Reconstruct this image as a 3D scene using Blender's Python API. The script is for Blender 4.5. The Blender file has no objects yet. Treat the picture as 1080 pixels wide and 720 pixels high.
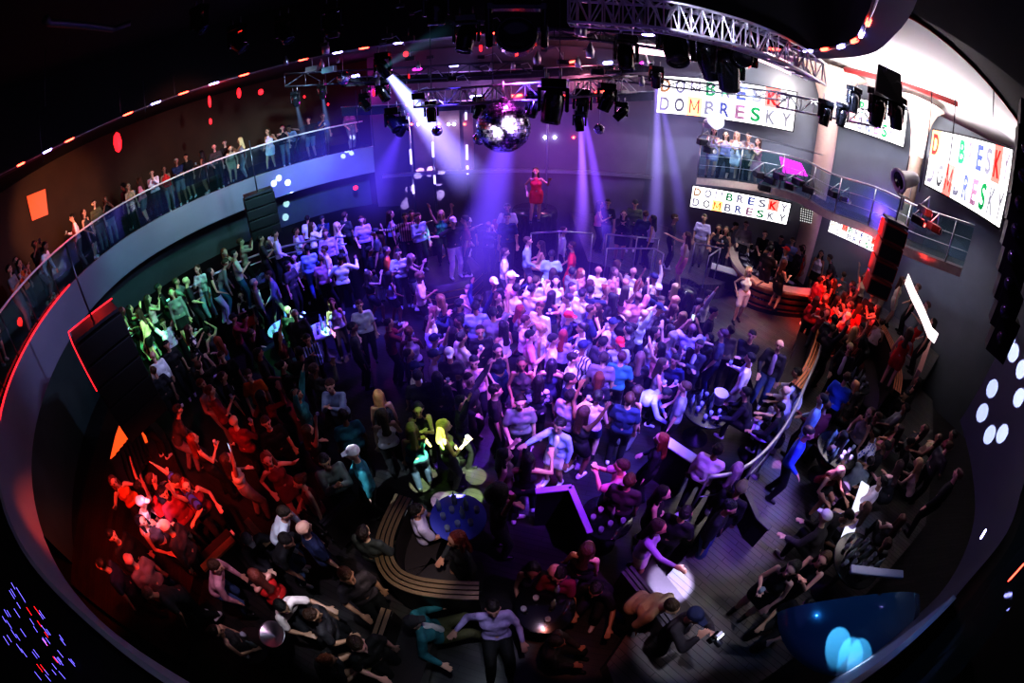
import bpy, bmesh, math, random
from mathutils import Vector, Matrix
random.seed(7)
C = bpy.context.scene.collection
PI = math.pi
# ---------------------------------------------------------------- camera model (used to lay the room out on its real planes)
PITCH = math.radians(35.5); CAMZ = 6.2; FL = 15.0; PXMM = 30.0
CF = Vector((0, math.cos(PITCH), -math.sin(PITCH))); CR = Vector((1, 0, 0)); CU = CR.cross(CF)
def ray(u, v):
    x = u-540.0; y = 360.0-v; r = math.hypot(x, y)
    if r < 1e-6: return CF.copy()
    th = 2*math.asin(min(1.0, r/PXMM/2/FL))
    return CF*math.cos(th)+(CR*(x/r)+CU*(y/r))*math.sin(th)
def at(u, v, z):
    d = ray(u, v); t = (z-CAMZ)/d.z
    return Vector((d.x*t, d.y*t, z))
def atd(u, v, dist):
    """point seen at (u,v) at a horizontal distance from the camera's axis"""
    d = ray(u, v); t = dist/math.hypot(d.x, d.y)
    return Vector((d.x*t, d.y*t, CAMZ+d.z*t))
def pol(az, d, z=0.0):
    a = math.radians(az); return Vector((math.sin(a)*d, math.cos(a)*d, z))

# ---------------------------------------------------------------- materials
def newmat(name):
    m = bpy.data.materials.new(name); m.use_nodes = True
    nt = m.node_tree; b = nt.nodes['Principled BSDF']
    return m, nt, b
def mat(name, col, rough=.5, metal=0.0, noise=0.0, nscale=8.0, emis=None, es=0.0, spec=.5, bump=0.0, coat=0.0):
    m, nt, b = newmat(name)
    b.inputs['Roughness'].default_value = rough; b.inputs['Metallic'].default_value = metal
    b.inputs['Specular IOR Level'].default_value = spec
    b.inputs['Coat Weight'].default_value = coat
    tc = nt.nodes.new('ShaderNodeTexCoord'); n = nt.nodes.new('ShaderNodeTexNoise')
    n.inputs['Scale'].default_value = nscale; n.inputs['Detail'].default_value = 4
    nt.links.new(tc.outputs['Object'], n.inputs['Vector'])
    r = nt.nodes.new('ShaderNodeMixRGB'); r.blend_type = 'MIX'
    r.inputs[1].default_value = (*[c*(1-noise) for c in col], 1); r.inputs[2].default_value = (*[min(1, c*(1+noise)) for c in col], 1)
    nt.links.new(n.outputs['Fac'], r.inputs[0]); nt.links.new(r.outputs[0], b.inputs['Base Color'])
    if bump > 0:
        bp = nt.nodes.new('ShaderNodeBump'); bp.inputs['Strength'].default_value = bump
        nt.links.new(n.outputs['Fac'], bp.inputs['Height']); nt.links.new(bp.outputs[0], b.inputs['Normal'])
    if emis:
        b.inputs['Emission Color'].default_value = (*emis, 1); b.inputs['Emission Strength'].default_value = es
    return m
def emat(name, col, s):
    return mat(name, (.02, .02, .02), .5, emis=col, es=s)
def wood_mat(name, c1, c2, scale, rough, axis=0):
    m, nt, b = newmat(name)
    tc = nt.nodes.new('ShaderNodeTexCoord'); mp = nt.nodes.new('ShaderNodeMapping')
    nt.links.new(tc.outputs['Object'], mp.inputs['Vector'])
    mp.inputs['Rotation'].default_value = (0, 0, axis)
    br = nt.nodes.new('ShaderNodeTexBrick'); br.inputs['Scale'].default_value = scale
    br.inputs['Color1'].default_value = (*c1, 1); br.inputs['Color2'].default_value = (*c2, 1)
    br.inputs['Mortar'].default_value = (.004, .004, .004, 1); br.inputs['Mortar Size'].default_value = .006
    br.inputs['Brick Width'].default_value = 1.6; br.inputs['Row Height'].default_value = .16
    nt.links.new(mp.outputs[0], br.inputs['Vector'])
    n = nt.nodes.new('ShaderNodeTexNoise'); n.inputs['Scale'].default_value = 3
    nt.links.new(tc.outputs['Object'], n.inputs['Vector'])
    mx = nt.nodes.new('ShaderNodeMixRGB'); mx.blend_type = 'MULTIPLY'; mx.inputs[0].default_value = .5
    nt.links.new(br.outputs[0], mx.inputs[1]); nt.links.new(n.outputs['Color'], mx.inputs[2])
    nt.links.new(mx.outputs[0], b.inputs['Base Color'])
    b.inputs['Roughness'].default_value = rough
    return m
def glass_mat(name, col, gloss=.12, alpha=.75):
    m = bpy.data.materials.new(name); m.use_nodes = True; nt = m.node_tree; nt.nodes.clear()
    o = nt.nodes.new('ShaderNodeOutputMaterial'); t = nt.nodes.new('ShaderNodeBsdfTransparent'); t.inputs[0].default_value = (*col, 1)
    g = nt.nodes.new('ShaderNodeBsdfGlossy'); g.inputs['Roughness'].default_value = .04; g.inputs[0].default_value = (.8, .9, .95, 1)
    d = nt.nodes.new('ShaderNodeBsdfDiffuse'); d.inputs[0].default_value = (.04, .12, .13, 1)
    mx = nt.nodes.new('ShaderNodeMixShader'); mx.inputs[0].default_value = gloss
    m2 = nt.nodes.new('ShaderNodeMixShader'); m2.inputs[0].default_value = 1-alpha
    nt.links.new(t.outputs[0], m2.inputs[1]); nt.links.new(d.outputs[0], m2.inputs[2])
    nt.links.new(m2.outputs[0], mx.inputs[1]); nt.links.new(g.outputs[0], mx.inputs[2]); nt.links.new(mx.outputs[0], o.inputs[0])
    return m
def objcol_mat(name, rough, kind='plain'):
    """fabric / skin / hair tinted by the object's own colour"""
    m, nt, b = newmat(name)
    oi = nt.nodes.new('ShaderNodeObjectInfo'); b.inputs['Roughness'].default_value = rough
    tc = nt.nodes.new('ShaderNodeTexCoord'); mx = nt.nodes.new('ShaderNodeMixRGB')
    nt.links.new(oi.outputs['Color'], mx.inputs[1])
    src = None
    if kind == 'skin':
        a = nt.nodes.new('ShaderNodeAttribute'); a.attribute_name = 'paint'
        nt.links.new(a.outputs['Color'], mx.inputs[2]); nt.links.new(a.outputs['Alpha'], mx.inputs[0])
        nt.links.new(mx.outputs[0], b.inputs['Base Color'])
        b.inputs['Subsurface Weight'].default_value = 0
        return m
    if kind == 'floral':
        t = nt.nodes.new('ShaderNodeTexVoronoi'); t.inputs['Scale'].default_value = 9; src = t.outputs['Distance']; lo, hi = .42, .46
    elif kind == 'stripe':
        t = nt.nodes.new('ShaderNodeTexWave'); t.inputs['Scale'].default_value = 5; t.inputs['Distortion'].default_value = .6; src = t.outputs['Fac']; lo, hi = .6, .68
    elif kind == 'dots':
        t = nt.nodes.new('ShaderNodeTexVoronoi'); t.inputs['Scale'].default_value = 16; t.inputs['Randomness'].default_value = 0; src = t.outputs['Distance']; lo, hi = .3, .36
    else:
        t = nt.nodes.new('ShaderNodeTexNoise'); t.inputs['Scale'].default_value = 6; t.inputs['Detail'].default_value = 2; src = t.outputs['Fac']; lo, hi = .45, .8
    nt.links.new(tc.outputs['Object'], t.inputs['Vector'])
    rp = nt.nodes.new('ShaderNodeMapRange'); rp.inputs['From Min'].default_value = lo; rp.inputs['From Max'].default_value = hi
    if kind == 'plain': rp.inputs['To Max'].default_value = .25
    if kind == 'hair': rp.inputs['To Max'].default_value = .6
    nt.links.new(src, rp.inputs['Value']); nt.links.new(rp.outputs[0], mx.inputs[0])
    if kind in ('plain', 'hair'): mx.inputs[2].default_value = (.012, .012, .014, 1)
    elif kind == 'floral': mx.inputs[2].default_value = (.02, .02, .035, 1)
    elif kind == 'stripe': mx.inputs[2].default_value = (.03, .03, .05, 1)
    else: mx.inputs[2].default_value = (.7, .7, .8, 1)
    nt.links.new(mx.outputs[0], b.inputs['Base Color'])
    if kind != 'skin':
        bp = nt.nodes.new('ShaderNodeBump'); bp.inputs['Strength'].default_value = .6; bp.inputs['Distance'].default_value = .04
        n2 = nt.nodes.new('ShaderNodeTexNoise'); n2.inputs['Scale'].default_value = 9 if kind != 'hair' else 60
        nt.links.new(tc.outputs['Object'], n2.inputs['Vector']); nt.links.new(n2.outputs['Fac'], bp.inputs['Height'])
        nt.links.new(bp.outputs[0], b.inputs['Normal'])
    return m
M = {}
M['black'] = mat('matte_black', (.008, .008, .01), .7)
M['ceil'] = mat('black_ceiling', (.006, .006, .008), .85, noise=.4)
M['gloss'] = mat('gloss_black', (.01, .011, .014), .18, coat=.4)
M['floor'] = wood_mat('dance_floor_boards', (.05, .045, .045), (.035, .032, .032), 1.6, .28, .3)
M['tier'] = wood_mat('terrace_boards', (.07, .035, .02), (.045, .022, .014), 1.6, .38, 1.1)
M['walk'] = wood_mat('walkway_boards', (.17, .16, .155), (.13, .12, .115), 1.6, .38, .95)
M['wall'] = mat('grey_wall', (.16, .18, .21), .75, noise=.15, nscale=1.5)
M['wallL'] = mat('brown_wall', (.07, .04, .022), .8, noise=.3, nscale=1.2)
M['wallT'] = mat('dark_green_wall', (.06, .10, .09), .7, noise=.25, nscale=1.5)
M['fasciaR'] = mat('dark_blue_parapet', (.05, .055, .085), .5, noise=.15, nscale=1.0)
M['fascia'] = mat('grey_plaster_fascia', (.20, .24, .30), .6, noise=.12, nscale=1.0)
M['back'] = mat('smoked_back_panels', (.14, .12, .16), .35, noise=.3, nscale=1.0)
M['white'] = mat('white_plaster', (.78, .76, .76), .7, noise=.06, nscale=1.0)
M['cream'] = mat('warm_plaster', (.55, .42, .36), .65, noise=.1)
M['metal'] = mat('aluminium', (.55, .56, .6), .32, .9, noise=.1, nscale=20)
M['dmetal'] = mat('dark_steel', (.10, .10, .12), .4, .8, noise=.2, nscale=20)
M['brass'] = mat('brushed_brass', (.55, .40, .24), .3, .9, noise=.15, nscale=30)
M['copper'] = mat('copper_panel', (.62, .26, .12), .34, .55, noise=.35, nscale=6)
M['woodw'] = mat('pale_wood_edge', (.62, .52, .44), .4, noise=.2, nscale=10)
M['leather'] = mat('dark_leather', (.03, .022, .022), .38, noise=.3, nscale=25, bump=.1)
M['lens'] = mat('lamp_lens', (.02, .02, .03), .1)
M['tumbler'] = mat('tumbler_glass', (.35, .4, .45), .08)
M['speaker'] = mat('speaker_cloth', (.012, .012, .014), .6, noise=.5, nscale=60)
M['redspk'] = mat('red_speaker_side', (.35, .03, .025), .45, noise=.15)
M['glass'] = glass_mat('balustrade_glass', (.55, .78, .8), .10, .86)
M['bottle'] = mat('bottle_glass', (.35, .5, .45), .08)
M['ice'] = mat('white_plastic', (.8, .82, .85), .35)
M['redl'] = emat('red_led', (1, .05, .03), 9); M['bluel'] = emat('blue_white_led', (.42, .38, 1), 12)
M['redg'] = emat('red_glow', (1, .02, .03), 1.8)
M['orange'] = emat('orange_glow', (.9, .10, .02), .9)
M['magl'] = emat('magenta_glow', (1, .03, .75), 3)
M['whitel'] = emat('white_led_panel', (1, .97, 1), 1.7)
M['pinkl'] = emat('pink_white_banner', (1, .62, .72), 2.6)
M['lampw'] = emat('lamp_white_hot', (.75, .85, 1), 22); M['lampp'] = emat('lamp_violet_hot', (.55, .3, 1), 14)
M['lampg'] = emat('lamp_green_hot', (.5, 1, .7), 18)
M['skin'] = objcol_mat('skin', .45, 'skin'); M['cloth'] = objcol_mat('cloth', .8); M['hair'] = objcol_mat('hair', .4, 'hair')
M['floral'] = objcol_mat('floral_cloth', .8, 'floral'); M['stripe'] = objcol_mat('striped_cloth', .8, 'stripe'); M['dots'] = objcol_mat('dotted_cloth', .8, 'dots')
M['shoe'] = objcol_mat('shoe_leather', .4)

# ---------------------------------------------------------------- helpers
def tag(o, label=None, cat=None, group=None, kind=None):
    if label: o['label'] = label
    if cat: o['category'] = cat
    if group: o['group'] = group
    if kind: o['kind'] = kind
    return o
def empty(name, loc=(0, 0, 0), rz=0.0):
    o = bpy.data.objects.new(name, None); C.objects.link(o); o.location = loc; o.rotation_euler = (0, 0, rz); o.empty_display_size = .1
    return o
def cprot(M3):  # rotation taking +Z to direction
    return M3
def align(d):
    return Vector(d).to_track_quat('Z', 'Y').to_matrix()
class MB:
    def __init__(s): s.v = []; s.f = []; s.m = []; s.mats = []; s.sm = []
    def mi(s, m):
        if m not in s.mats: s.mats.append(m)
        return s.mats.index(m)
    def add(s, vs, fs, m, smooth=False):
        o = len(s.v); k = s.mi(m); s.v += [tuple(v) for v in vs]
        for f in fs: s.f.append(tuple(i+o for i in f)); s.m.append(k); s.sm.append(smooth)
    def box(s, c, d, m, R=None, bev=0.0):
        c = Vector(c); h = [x/2 for x in d]; R = R or Matrix.Identity(3)
        if bev <= 0:
            vs = [c+R@Vector((x*h[0], y*h[1], z*h[2])) for x in (-1, 1) for y in (-1, 1) for z in (-1, 1)]
            s.add(vs, [(0, 1, 3, 2), (4, 6, 7, 5), (0, 4, 5, 1), (2, 3, 7, 6), (0, 2, 6, 4), (1, 5, 7, 3)], m); return
        bm = bmesh.new(); bmesh.ops.create_cube(bm, size=1)
        for v in bm.verts: v.co = Vector((v.co.x*d[0], v.co.y*d[1], v.co.z*d[2]))
        bmesh.ops.bevel(bm, geom=bm.edges[:], offset=bev, segments=2, affect='EDGES', profile=.5)
        bm.verts.index_update()
        s.add([c+R@v.co for v in bm.verts], [[v.index for v in f.verts] for f in bm.faces], m); bm.free()
    def tube(s, pts, r, m, n=8, cap=True, r1=None):
        pts = [Vector(p) for p in pts]; vs = []; fs = []; up = Vector((0, 0, 1))
        rr = r if isinstance(r, (list, tuple)) else [r]*len(pts)
        if r1 is not None: rr = [r+(r1-r)*i/(len(pts)-1) for i in range(len(pts))]
        for i, p in enumerate(pts):
            t = (pts[min(i+1, len(pts)-1)]-pts[max(i-1, 0)]).normalized()
            a = t.cross(up if abs(t.z) < .95 else Vector((0, 1, 0))).normalized(); b = t.cross(a)
            for k in range(n):
                th = 2*PI*k/n; vs.append(p+(a*math.cos(th)+b*math.sin(th))*rr[i])
        for i in range(len(pts)-1):
            for k in range(n):
                fs.append((i*n+k, i*n+(k+1) % n, (i+1)*n+(k+1) % n, (i+1)*n+k))
        if cap: fs.append(tuple(range(n-1, -1, -1))); fs.append(tuple((len(pts)-1)*n+k for k in range(n)))
        s.add(vs, fs, m, True)
    def lathe(s, c, prof, m, R=None, n=24, a0=0, a1=2*PI):
        c = Vector(c); R = R or Matrix.Identity(3); vs = []; fs = []; full = abs(a1-a0-2*PI) < 1e-6; nn = n if full else n+1
        for (r, z) in prof:
            for k in range(nn):
                th = a0+(a1-a0)*k/n; vs.append(c+R@Vector((r*math.cos(th), r*math.sin(th), z)))
        for i in range(len(prof)-1):
            for k in range(n):
                k2 = (k+1) % nn; fs.append((i*nn+k, i*nn+k2, (i+1)*nn+k2, (i+1)*nn+k))
        s.add(vs, fs, m, True)
    def ribbon(s, a, b, m, smooth=True):
        """surface between two equally long polylines"""
        n = len(a); s.add(list(a)+list(b), [(i, i+1, n+i+1, n+i) for i in range(n-1)], m, smooth)
    def poly(s, pts, m): s.add(pts, [tuple(range(len(pts)))], m)
    def prism(s, pts, z0, z1, m):
        n = len(pts); a = [Vector((p[0], p[1], z0)) for p in pts]; b = [Vector((p[0], p[1], z1)) for p in pts]
        s.add(a+b, [tuple(range(n-1, -1, -1)), tuple(range(n, 2*n))]+[(i, (i+1) % n, n+(i+1) % n, n+i) for i in range(n)], m)
    def build(s, name, parent=None, loc=None, kind=None):
        me = bpy.data.meshes.new(name); me.from_pydata(s.v, [], s.f)
        for m in s.mats: me.materials.append(m)
        me.polygons.foreach_set('material_index', s.m); me.polygons.foreach_set('use_smooth', s.sm); me.update()
        o = bpy.data.objects.new(name, me); C.objects.link(o)
        if parent: o.parent = parent
        if loc: o.location = loc
        if kind: o['kind'] = kind
        return o
def kids(o): return [c for c in C.objects if c.parent is o]
def copy_tree(root, loc, rz=0.0, label=None, rot=None):
    r = root.copy(); C.objects.link(r); r.location = loc; r.rotation_euler = rot or (0, 0, rz)
    if label: r['label'] = label
    for ch in root['_kids'] if False else list(root.children):
        c = ch.copy(); C.objects.link(c); c.parent = r
        for g in list(ch.children):
            d = g.copy(); C.objects.link(d); d.parent = c
    return r
def spline(pts, n=6):
    pts = [Vector(p) for p in pts]; out = []
    for i in range(len(pts)-1):
        p0 = pts[max(i-1, 0)]; p1 = pts[i]; p2 = pts[i+1]; p3 = pts[min(i+2, len(pts)-1)]
        for k in range(n):
            t = k/n; out.append(.5*((2*p1)+(p2-p0)*t+(2*p0-5*p1+4*p2-p3)*t*t+(3*p1-p0-3*p2+p3)*t**3))
    out.append(pts[-1]); return out
def atz(pts, z): return [Vector((p[0], p[1], z)) for p in pts]
def inset(pts, d):
    out = []
    for i, p in enumerate(pts):
        t = (pts[min(i+1, len(pts)-1)]-pts[max(i-1, 0)]); t.z = 0; t.normalize()
        out.append(Vector((p.x+t.y*d, p.y-t.x*d, p.z)))
    return out

# ---------------------------------------------------------------- camera
cd = bpy.data.cameras.new('camera'); cam = bpy.data.objects.new('camera', cd); C.objects.link(cam)
cam.location = (0, 0, CAMZ); cam.rotation_euler = (PI/2-PITCH, 0, 0)
cd.type = 'PANO'; cd.sensor_width = 36; cd.sensor_fit = 'HORIZONTAL'; cd.clip_start = .02
def setp(k, v):
    ok = False
    for t in (cd, getattr(cd, 'cycles', None)):
        try: setattr(t, k, v); ok = True
        except Exception: pass
    return ok
setp('panorama_type', 'FISHEYE_EQUISOLID'); setp('fisheye_lens', FL); setp('fisheye_fov', math.radians(220))
bpy.context.scene.camera = cam
S = bpy.context.scene
S.view_settings.view_transform = 'Standard'; S.view_settings.look = 'High Contrast'; S.view_settings.exposure = .45
try:
    S.cycles.use_denoising = True; S.cycles.sample_clamp_indirect = 4; S.cycles.max_bounces = 5; S.cycles.diffuse_bounces = 2
    S.cycles.glossy_bounces = 2; S.cycles.transparent_max_bounces = 12; S.cycles.volume_bounces = 0; S.cycles.volume_step_rate = 2; S.cycles.volume_max_steps = 48
    S.cycles.caustics_reflective = False; S.cycles.caustics_refractive = False; S.cycles.use_light_tree = True
except Exception: pass
w = bpy.data.worlds.new('world'); S.world = w; w.use_nodes = True
w.node_tree.nodes['Background'].inputs[0].default_value = (.06, .04, .12, 1); w.node_tree.nodes['Background'].inputs[1].default_value = .03
# ================================================================ THE SETTING
# inner edge of the balcony, seen from above, running from under the camera round the left to the far end
BAL = spline([(3.4, -.22), (1.5, -.32), (-1, -.32), (-2.8, -.28), (-4.6, -.22), (-6.2, .15), (-7.9, 1.0), (-9.4, 2.3), (-10.9, 4.3), (-11.9, 6.6), (-12.0, 9.0), (-11.0, 11.2), (-9.4, 13.2), (-7.4, 15.0), (-5.4, 16.2)], 5)
BAL = [Vector((p[0], p[1], 0)) for p in BAL]
def zedge(p, a, b):  # the fascia is deeper where it turns the corner
    return a
fb = [2.9]*len(BAL)
g = MB(); g.box((0, 6, -.05), (44, 40, .1), M['floor']); g.build('floor', kind='structure')
# ceiling
g = MB(); g.box((-4, 6, 9.55), (50, 44, .1), M['ceil']); g.build('ceiling', kind='structure')
RC = Vector((-2.8, 5.4, 0)); RR = 7.0
RING = spline([(4.7, 6.0, 0), (4.65, 7.2, 0), (3.9, 8.6, 0), (2.2, 10.1, 0), (-.4, 11.4, 0), (-3.0, 12.1, 0), (-5.8, 11.6, 0), (-7.6, 10.9, 0), (-8.9, 9.5, 0), (-9.9, 8.0, 0), (-10.5, 6.0, 0), (-10.2, 4.2, 0), (-8.8, 2.2, 0), (-6.0, .6, 0), (-2.5, .1, 0), (.4, .7, 0), (2.0, 1.8, 0), (3.2, 3.1, 0), (3.9, 4.0, 0), (4.35, 4.9, 0), (4.7, 6.0, 0)], 5)
RANG = [math.atan2(p.y-RC.y, p.x-RC.x) % (2*PI) for p in RING]; RRAD = [math.hypot(p.y-RC.y, p.x-RC.x) for p in RING]
def rrad(a):
    a = a % (2*PI); best = min(range(len(RANG)), key=lambda i: min(abs(RANG[i]-a), 2*PI-abs(RANG[i]-a)))
    n = len(RANG); out = 0; w = 0
    for j in range(-2, 3):
        k = (best+j) % n; dd = min(abs(RANG[k]-a), 2*PI-abs(RANG[k]-a)); q = 1/(dd+.01)**2; out += RRAD[k]*q; w += q
    return out/w
def circ(r, z, n=120, a0=0, a1=2*PI):
    o = []
    for i in range(n+1):
        a = a0+(a1-a0)*i/n; q = rrad(a)+(r-RR) if r < 15 else r; o.append(Vector((RC.x+q*math.cos(a), RC.y+q*math.sin(a), z)))
    return o
M['rim'] = mat('purple_black_soffit', (.05, .03, .09), .5)
g = MB(); g.ribbon(circ(RR, 7.6), circ(RR+.35, 7.55), M['rim']); g.ribbon(circ(RR, 7.6), circ(RR, 9.5), M['ceil']); g.ribbon(circ(RR+.35, 7.55), circ(RR+.35, 8.6), M['rim'])
g.build('ceiling_ring_soffit', kind='structure')
# black soffit left of / behind the ring (polygon band from ring to walls)
g = MB(); g.ribbon(circ(RR+.35, 7.56, 60, PI*.30, PI*1.84), circ(22, 7.9, 60, PI*.30, PI*1.84), M['ceil']); g.build('ceiling_side_soffit', kind='structure')
# polar walls
def polar(pts, n=4): return [pol(a, d) for a, d in [(p.x, p.y) for p in spline([(a, d, 0) for a, d in pts], n)]]
WR = polar([(18, 16.6), (27, 15.6), (38, 15.3), (50, 15.2), (60, 14.6), (70, 14.2), (80, 14.5), (95, 13), (120, 10)])
WB = [pol(-18.5, 17.6), pol(18, 16.6)]
WL = polar([(-118, 9), (-100, 11.5), (-85, 14), (-70, 15.5), (-60, 16.5), (-45, 19), (-30, 20.5), (-18.5, 19.5)])
g = MB(); g.ribbon(atz(WR, 0), atz(WR, 8.4), M['wall']); g.build('wall_right', kind='structure')
g = MB(); g.ribbon(atz(WB, 0), atz(WB, 9.5), M['back']); g.build('wall_back', kind='structure')
g = MB(); g.ribbon(atz(WL, 0), atz(WL, 9.5), M['wallL']); g.ribbon([pol(-18.5, 19.5, 0), pol(-18.5, 17.6, 0)], [pol(-18.5, 19.5, 9.5), pol(-18.5, 17.6, 9.5)], M['wallL']); g.build('wall_left', kind='structure')
g = MB(); WN = [pol(-118, 9), Vector((-6, -5, 0)), Vector((6, -5, 0)), pol(120, 10)]
g.ribbon(atz(WN, 0), atz(WN, 9.5), M['black'], False); g.build('wall_near', kind='structure')
# white ceiling over the right side, folded with a brighter vault, meeting the wall
g = MB()
edge = [Vector((3.0, 11.5, 8.45)), Vector((4.6, 9.0, 8.45)), Vector((5.0, 6.6, 8.45)), Vector((4.6, 5.0, 8.45)), Vector((4.55, 4.3, 8.45)), Vector((4.85, 3.8, 8.45)), Vector((5.6, 3.6, 8.45)), Vector((6.85, 3.5, 8.45)), Vector((9.1, 3.5, 8.45)), Vector((12, 3.6, 8.45)), Vector((15, 4.0, 8.45))]
edge = spline(edge, 4)
outer = [pol(a, d, 8.45) for a, d in [(20, 17.2)]+[(20+55*i/(len(edge)-1), 17.2) for i in range(1, len(edge))]]
mid = [(a*.45+b*.55)+Vector((0, 0, .35)) for a, b in zip(edge, outer)]
g.ribbon(edge, mid, M['white']); g.ribbon(mid, outer, M['white']); g.build('ceiling_white_vault', kind='structure')
g = MB(); e2 = [e+Vector((0, 0, -.04)) for e in edge]
g.ribbon(edge, e2, M['white']); far = [Vector((6+10*i/(len(edge)-1), -6+.0*i, 8.4)) for i in range(len(edge))]
M['redtrim'] = mat('red_trim', (.5, .03, .03), .5)
g.ribbon(e2[18:], far[18:], M['black']); g.build('ceiling_near_bulkhead', kind='structure')
g = MB(); g.tube([e+Vector((0, 0, -.02)) for e in e2[20:]], .03, M['redtrim'], 6); g.build('trim_1', kind='structure')
# flared columns on the right wall
def column(name, az, d, r, ztop, lab):
    g = MB(); c = pol(az, d, 0)
    prof = [(r, 0), (r, ztop-2.0), (r*1.05, ztop-1.5), (r*1.25, ztop-1.0), (r*1.7, ztop-.55), (r*2.4, ztop-.2), (r*3.4, ztop)]
    g.lathe(c, prof, M['cream'], n=28); o = g.build(name); tag(o, lab, 'column'); return o
column('flared_column', 41.5, 14.9, .36, 8.45, 'pale flared column between the two back wall screens')
column('flared_column', 54.0, 14.2, .24, 8.45, 'pale flared column beside the big right hand screen')
# ---- balcony: slab, fascia, glass
g = MB(); inner = atz(BAL, 3.9); wl2 = []
for i, p in enumerate(inner):
    d = Vector((p.x, p.y, 0)); t = (BAL[min(i+1, len(BAL)-1)]-BAL[max(i-1, 0)]).normalized(); nrm = Vector((-t.y, t.x, 0))
    wl2.append(Vector((p.x, p.y, 3.9))+nrm*5.5)
wl2 = [Vector((p.x, p.y, 3.9)) for p in wl2]
g.ribbon(inner, wl2, M['black']); g.build('floor_balcony_left', kind='structure')
def nrm_at(pts, i):
    t = (pts[min(i+1, len(pts)-1)]-pts[max(i-1, 0)]).normalized(); return Vector((t.y, -t.x, 0))  # toward the hall
g = MB(); top = [p+Vector((0, 0, 3.95)) for p in BAL]; lip = [p+nrm_at(BAL, i)*.05+Vector((0, 0, 3.93)) for i, p in enumerate(BAL)]
bot = [p+nrm_at(BAL, i)*(-.0)+Vector((0, 0, 2.85)) for i, p in enumerate(BAL)]
under = [p-nrm_at(BAL, i)*2.2+Vector((0, 0, 2.8)) for i, p in enumerate(BAL)]
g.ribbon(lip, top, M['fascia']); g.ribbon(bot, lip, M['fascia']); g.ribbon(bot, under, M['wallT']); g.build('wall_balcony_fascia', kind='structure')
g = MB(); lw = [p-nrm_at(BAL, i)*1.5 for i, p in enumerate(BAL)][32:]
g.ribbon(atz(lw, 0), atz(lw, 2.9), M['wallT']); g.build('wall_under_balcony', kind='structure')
# red line on the near part of the fascia
g = MB(); g.tube([p+nrm_at(BAL, i)*.06+Vector((0, 0, 3.97)) for i, p in list(enumerate(BAL))[30:44]], .022, M['redg'], 6); o = g.build('red_light_strip'); tag(o, 'red light strip along the top edge of the left balcony fascia', 'light strip')
bal = empty('balcony_balustrade', (0, 0, 0)); tag(bal, 'teal glass balustrade with pale handrail round the left balcony', 'balustrade')
idx = list(range(24, len(BAL)-2, 3))
for a, b in zip(idx, idx[1:]):
    g = MB(); seg = [BAL[k]-nrm_at(BAL, k)*.06 for k in range(a, b+1)]
    g.ribbon([p+Vector((0, 0, 3.97)) for p in seg], [p+Vector((0, 0, 4.98)) for p in seg], M['glass']); g.build('glass_panel', bal)
g = MB(); g.tube([BAL[k]-nrm_at(BAL, k)*.06+Vector((0, 0, 5.02)) for k in range(24, len(BAL)-1)], .032, M['white'], 8); g.build('handrail', bal)
for a in idx:
    g = MB(); p = BAL[a]-nrm_at(BAL, a)*.06; g.tube([p+Vector((0, 0, 3.95)), p+Vector((0, 0, 5.0))], .018, M['dmetal'], 6); g.build('post', bal)
# near right parapet, glass behind it
BRR = [Vector((p[0], p[1], 0)) for p in spline([(3.0, -.25), (4.2, -.2), (5.3, .1), (6.3, .8), (6.9, 1.6), (7.0, 2.5)], 5)]
BR = [Vector((p[0], p[1], 0)) for p in spline([(1.4, -.32), (2.3, -.3), (3.6, -.18), (5.2, -.05), (6.6, .5), (7.5, 1.4), (8.2, 2.4)], 5)]
g = MB(); n_ = len(BR)
zt = [3.95+max(0, (i-n_*.55)/(n_*.45))*1.1 for i in range(n_)]
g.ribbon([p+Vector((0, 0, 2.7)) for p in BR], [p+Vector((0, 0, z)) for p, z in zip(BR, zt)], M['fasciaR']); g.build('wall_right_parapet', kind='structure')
g = MB(); g.ribbon([p+Vector((0, 0, 3.9)) for p in BR], [p+Vector((1.5, -4, 3.9)) for p in BR], M['black']); g.build('floor_balcony_right', kind='structure')
b2 = empty('near_balustrade', (0, 0, 0)); tag(b2, 'purple lit glass balustrade at the near right corner', 'balustrade')
for a in range(0, n_-6, 5):
    g = MB(); seg = [p+Vector((.03, -.15, 0)) for p in BR[a:a+6]]
    g.ribbon([p+Vector((0, 0, 3.95)) for p in seg], [p+Vector((0, 0, 5.0)) for p in seg], M['glass']); g.build('glass_panel', b2)
# ---- left terrace (floor, riser, rail)
TR = [Vector((p[0], p[1], 0)) for p in spline([(-9.9, 5.2), (-9.7, 6.1), (-9.1, 7.4), (-8.1, 8.8), (-7.1, 9.8), (-5.9, 10.3), (-4.6, 10.5)], 5)]
g = MB(); out = [Vector((-12.5, 6, 0)), Vector((-14, 10, 0)), Vector((-11, 16, 0)), Vector((-4.6, 17.5, 0))]
g.prism([(p.x, p.y) for p in TR]+[(p.x, p.y) for p in reversed(out)], 0, 1.2, M['black']); g.build('floor_left_terrace', kind='structure')
tr = empty('terrace_railing', (0, 0, 0)); tag(tr, 'twin pale handrails curving along the left terrace', 'railing')
for z in (2.28, 2.05):
    g = MB(); g.tube([p+Vector((0, 0, z)) for p in TR[3:]], .035 if z > 2.2 else .022, M['metal'], 8); g.build('handrail', tr)
for i in range(4, len(TR), 4):
    g = MB(); g.tube([TR[i]+Vector((0, 0, 1.2)), TR[i]+Vector((0, 0, 2.25))], .018, M['dmetal'], 6); g.build('post', tr)
for a in range(4, len(TR)-4, 4):
    g = MB(); g.ribbon([p+Vector((0, 0, 1.25)) for p in TR[a:a+5]], [p+Vector((0, 0, 2.0)) for p in TR[a:a+5]], M['glass']); g.build('glass_panel', tr)
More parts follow.
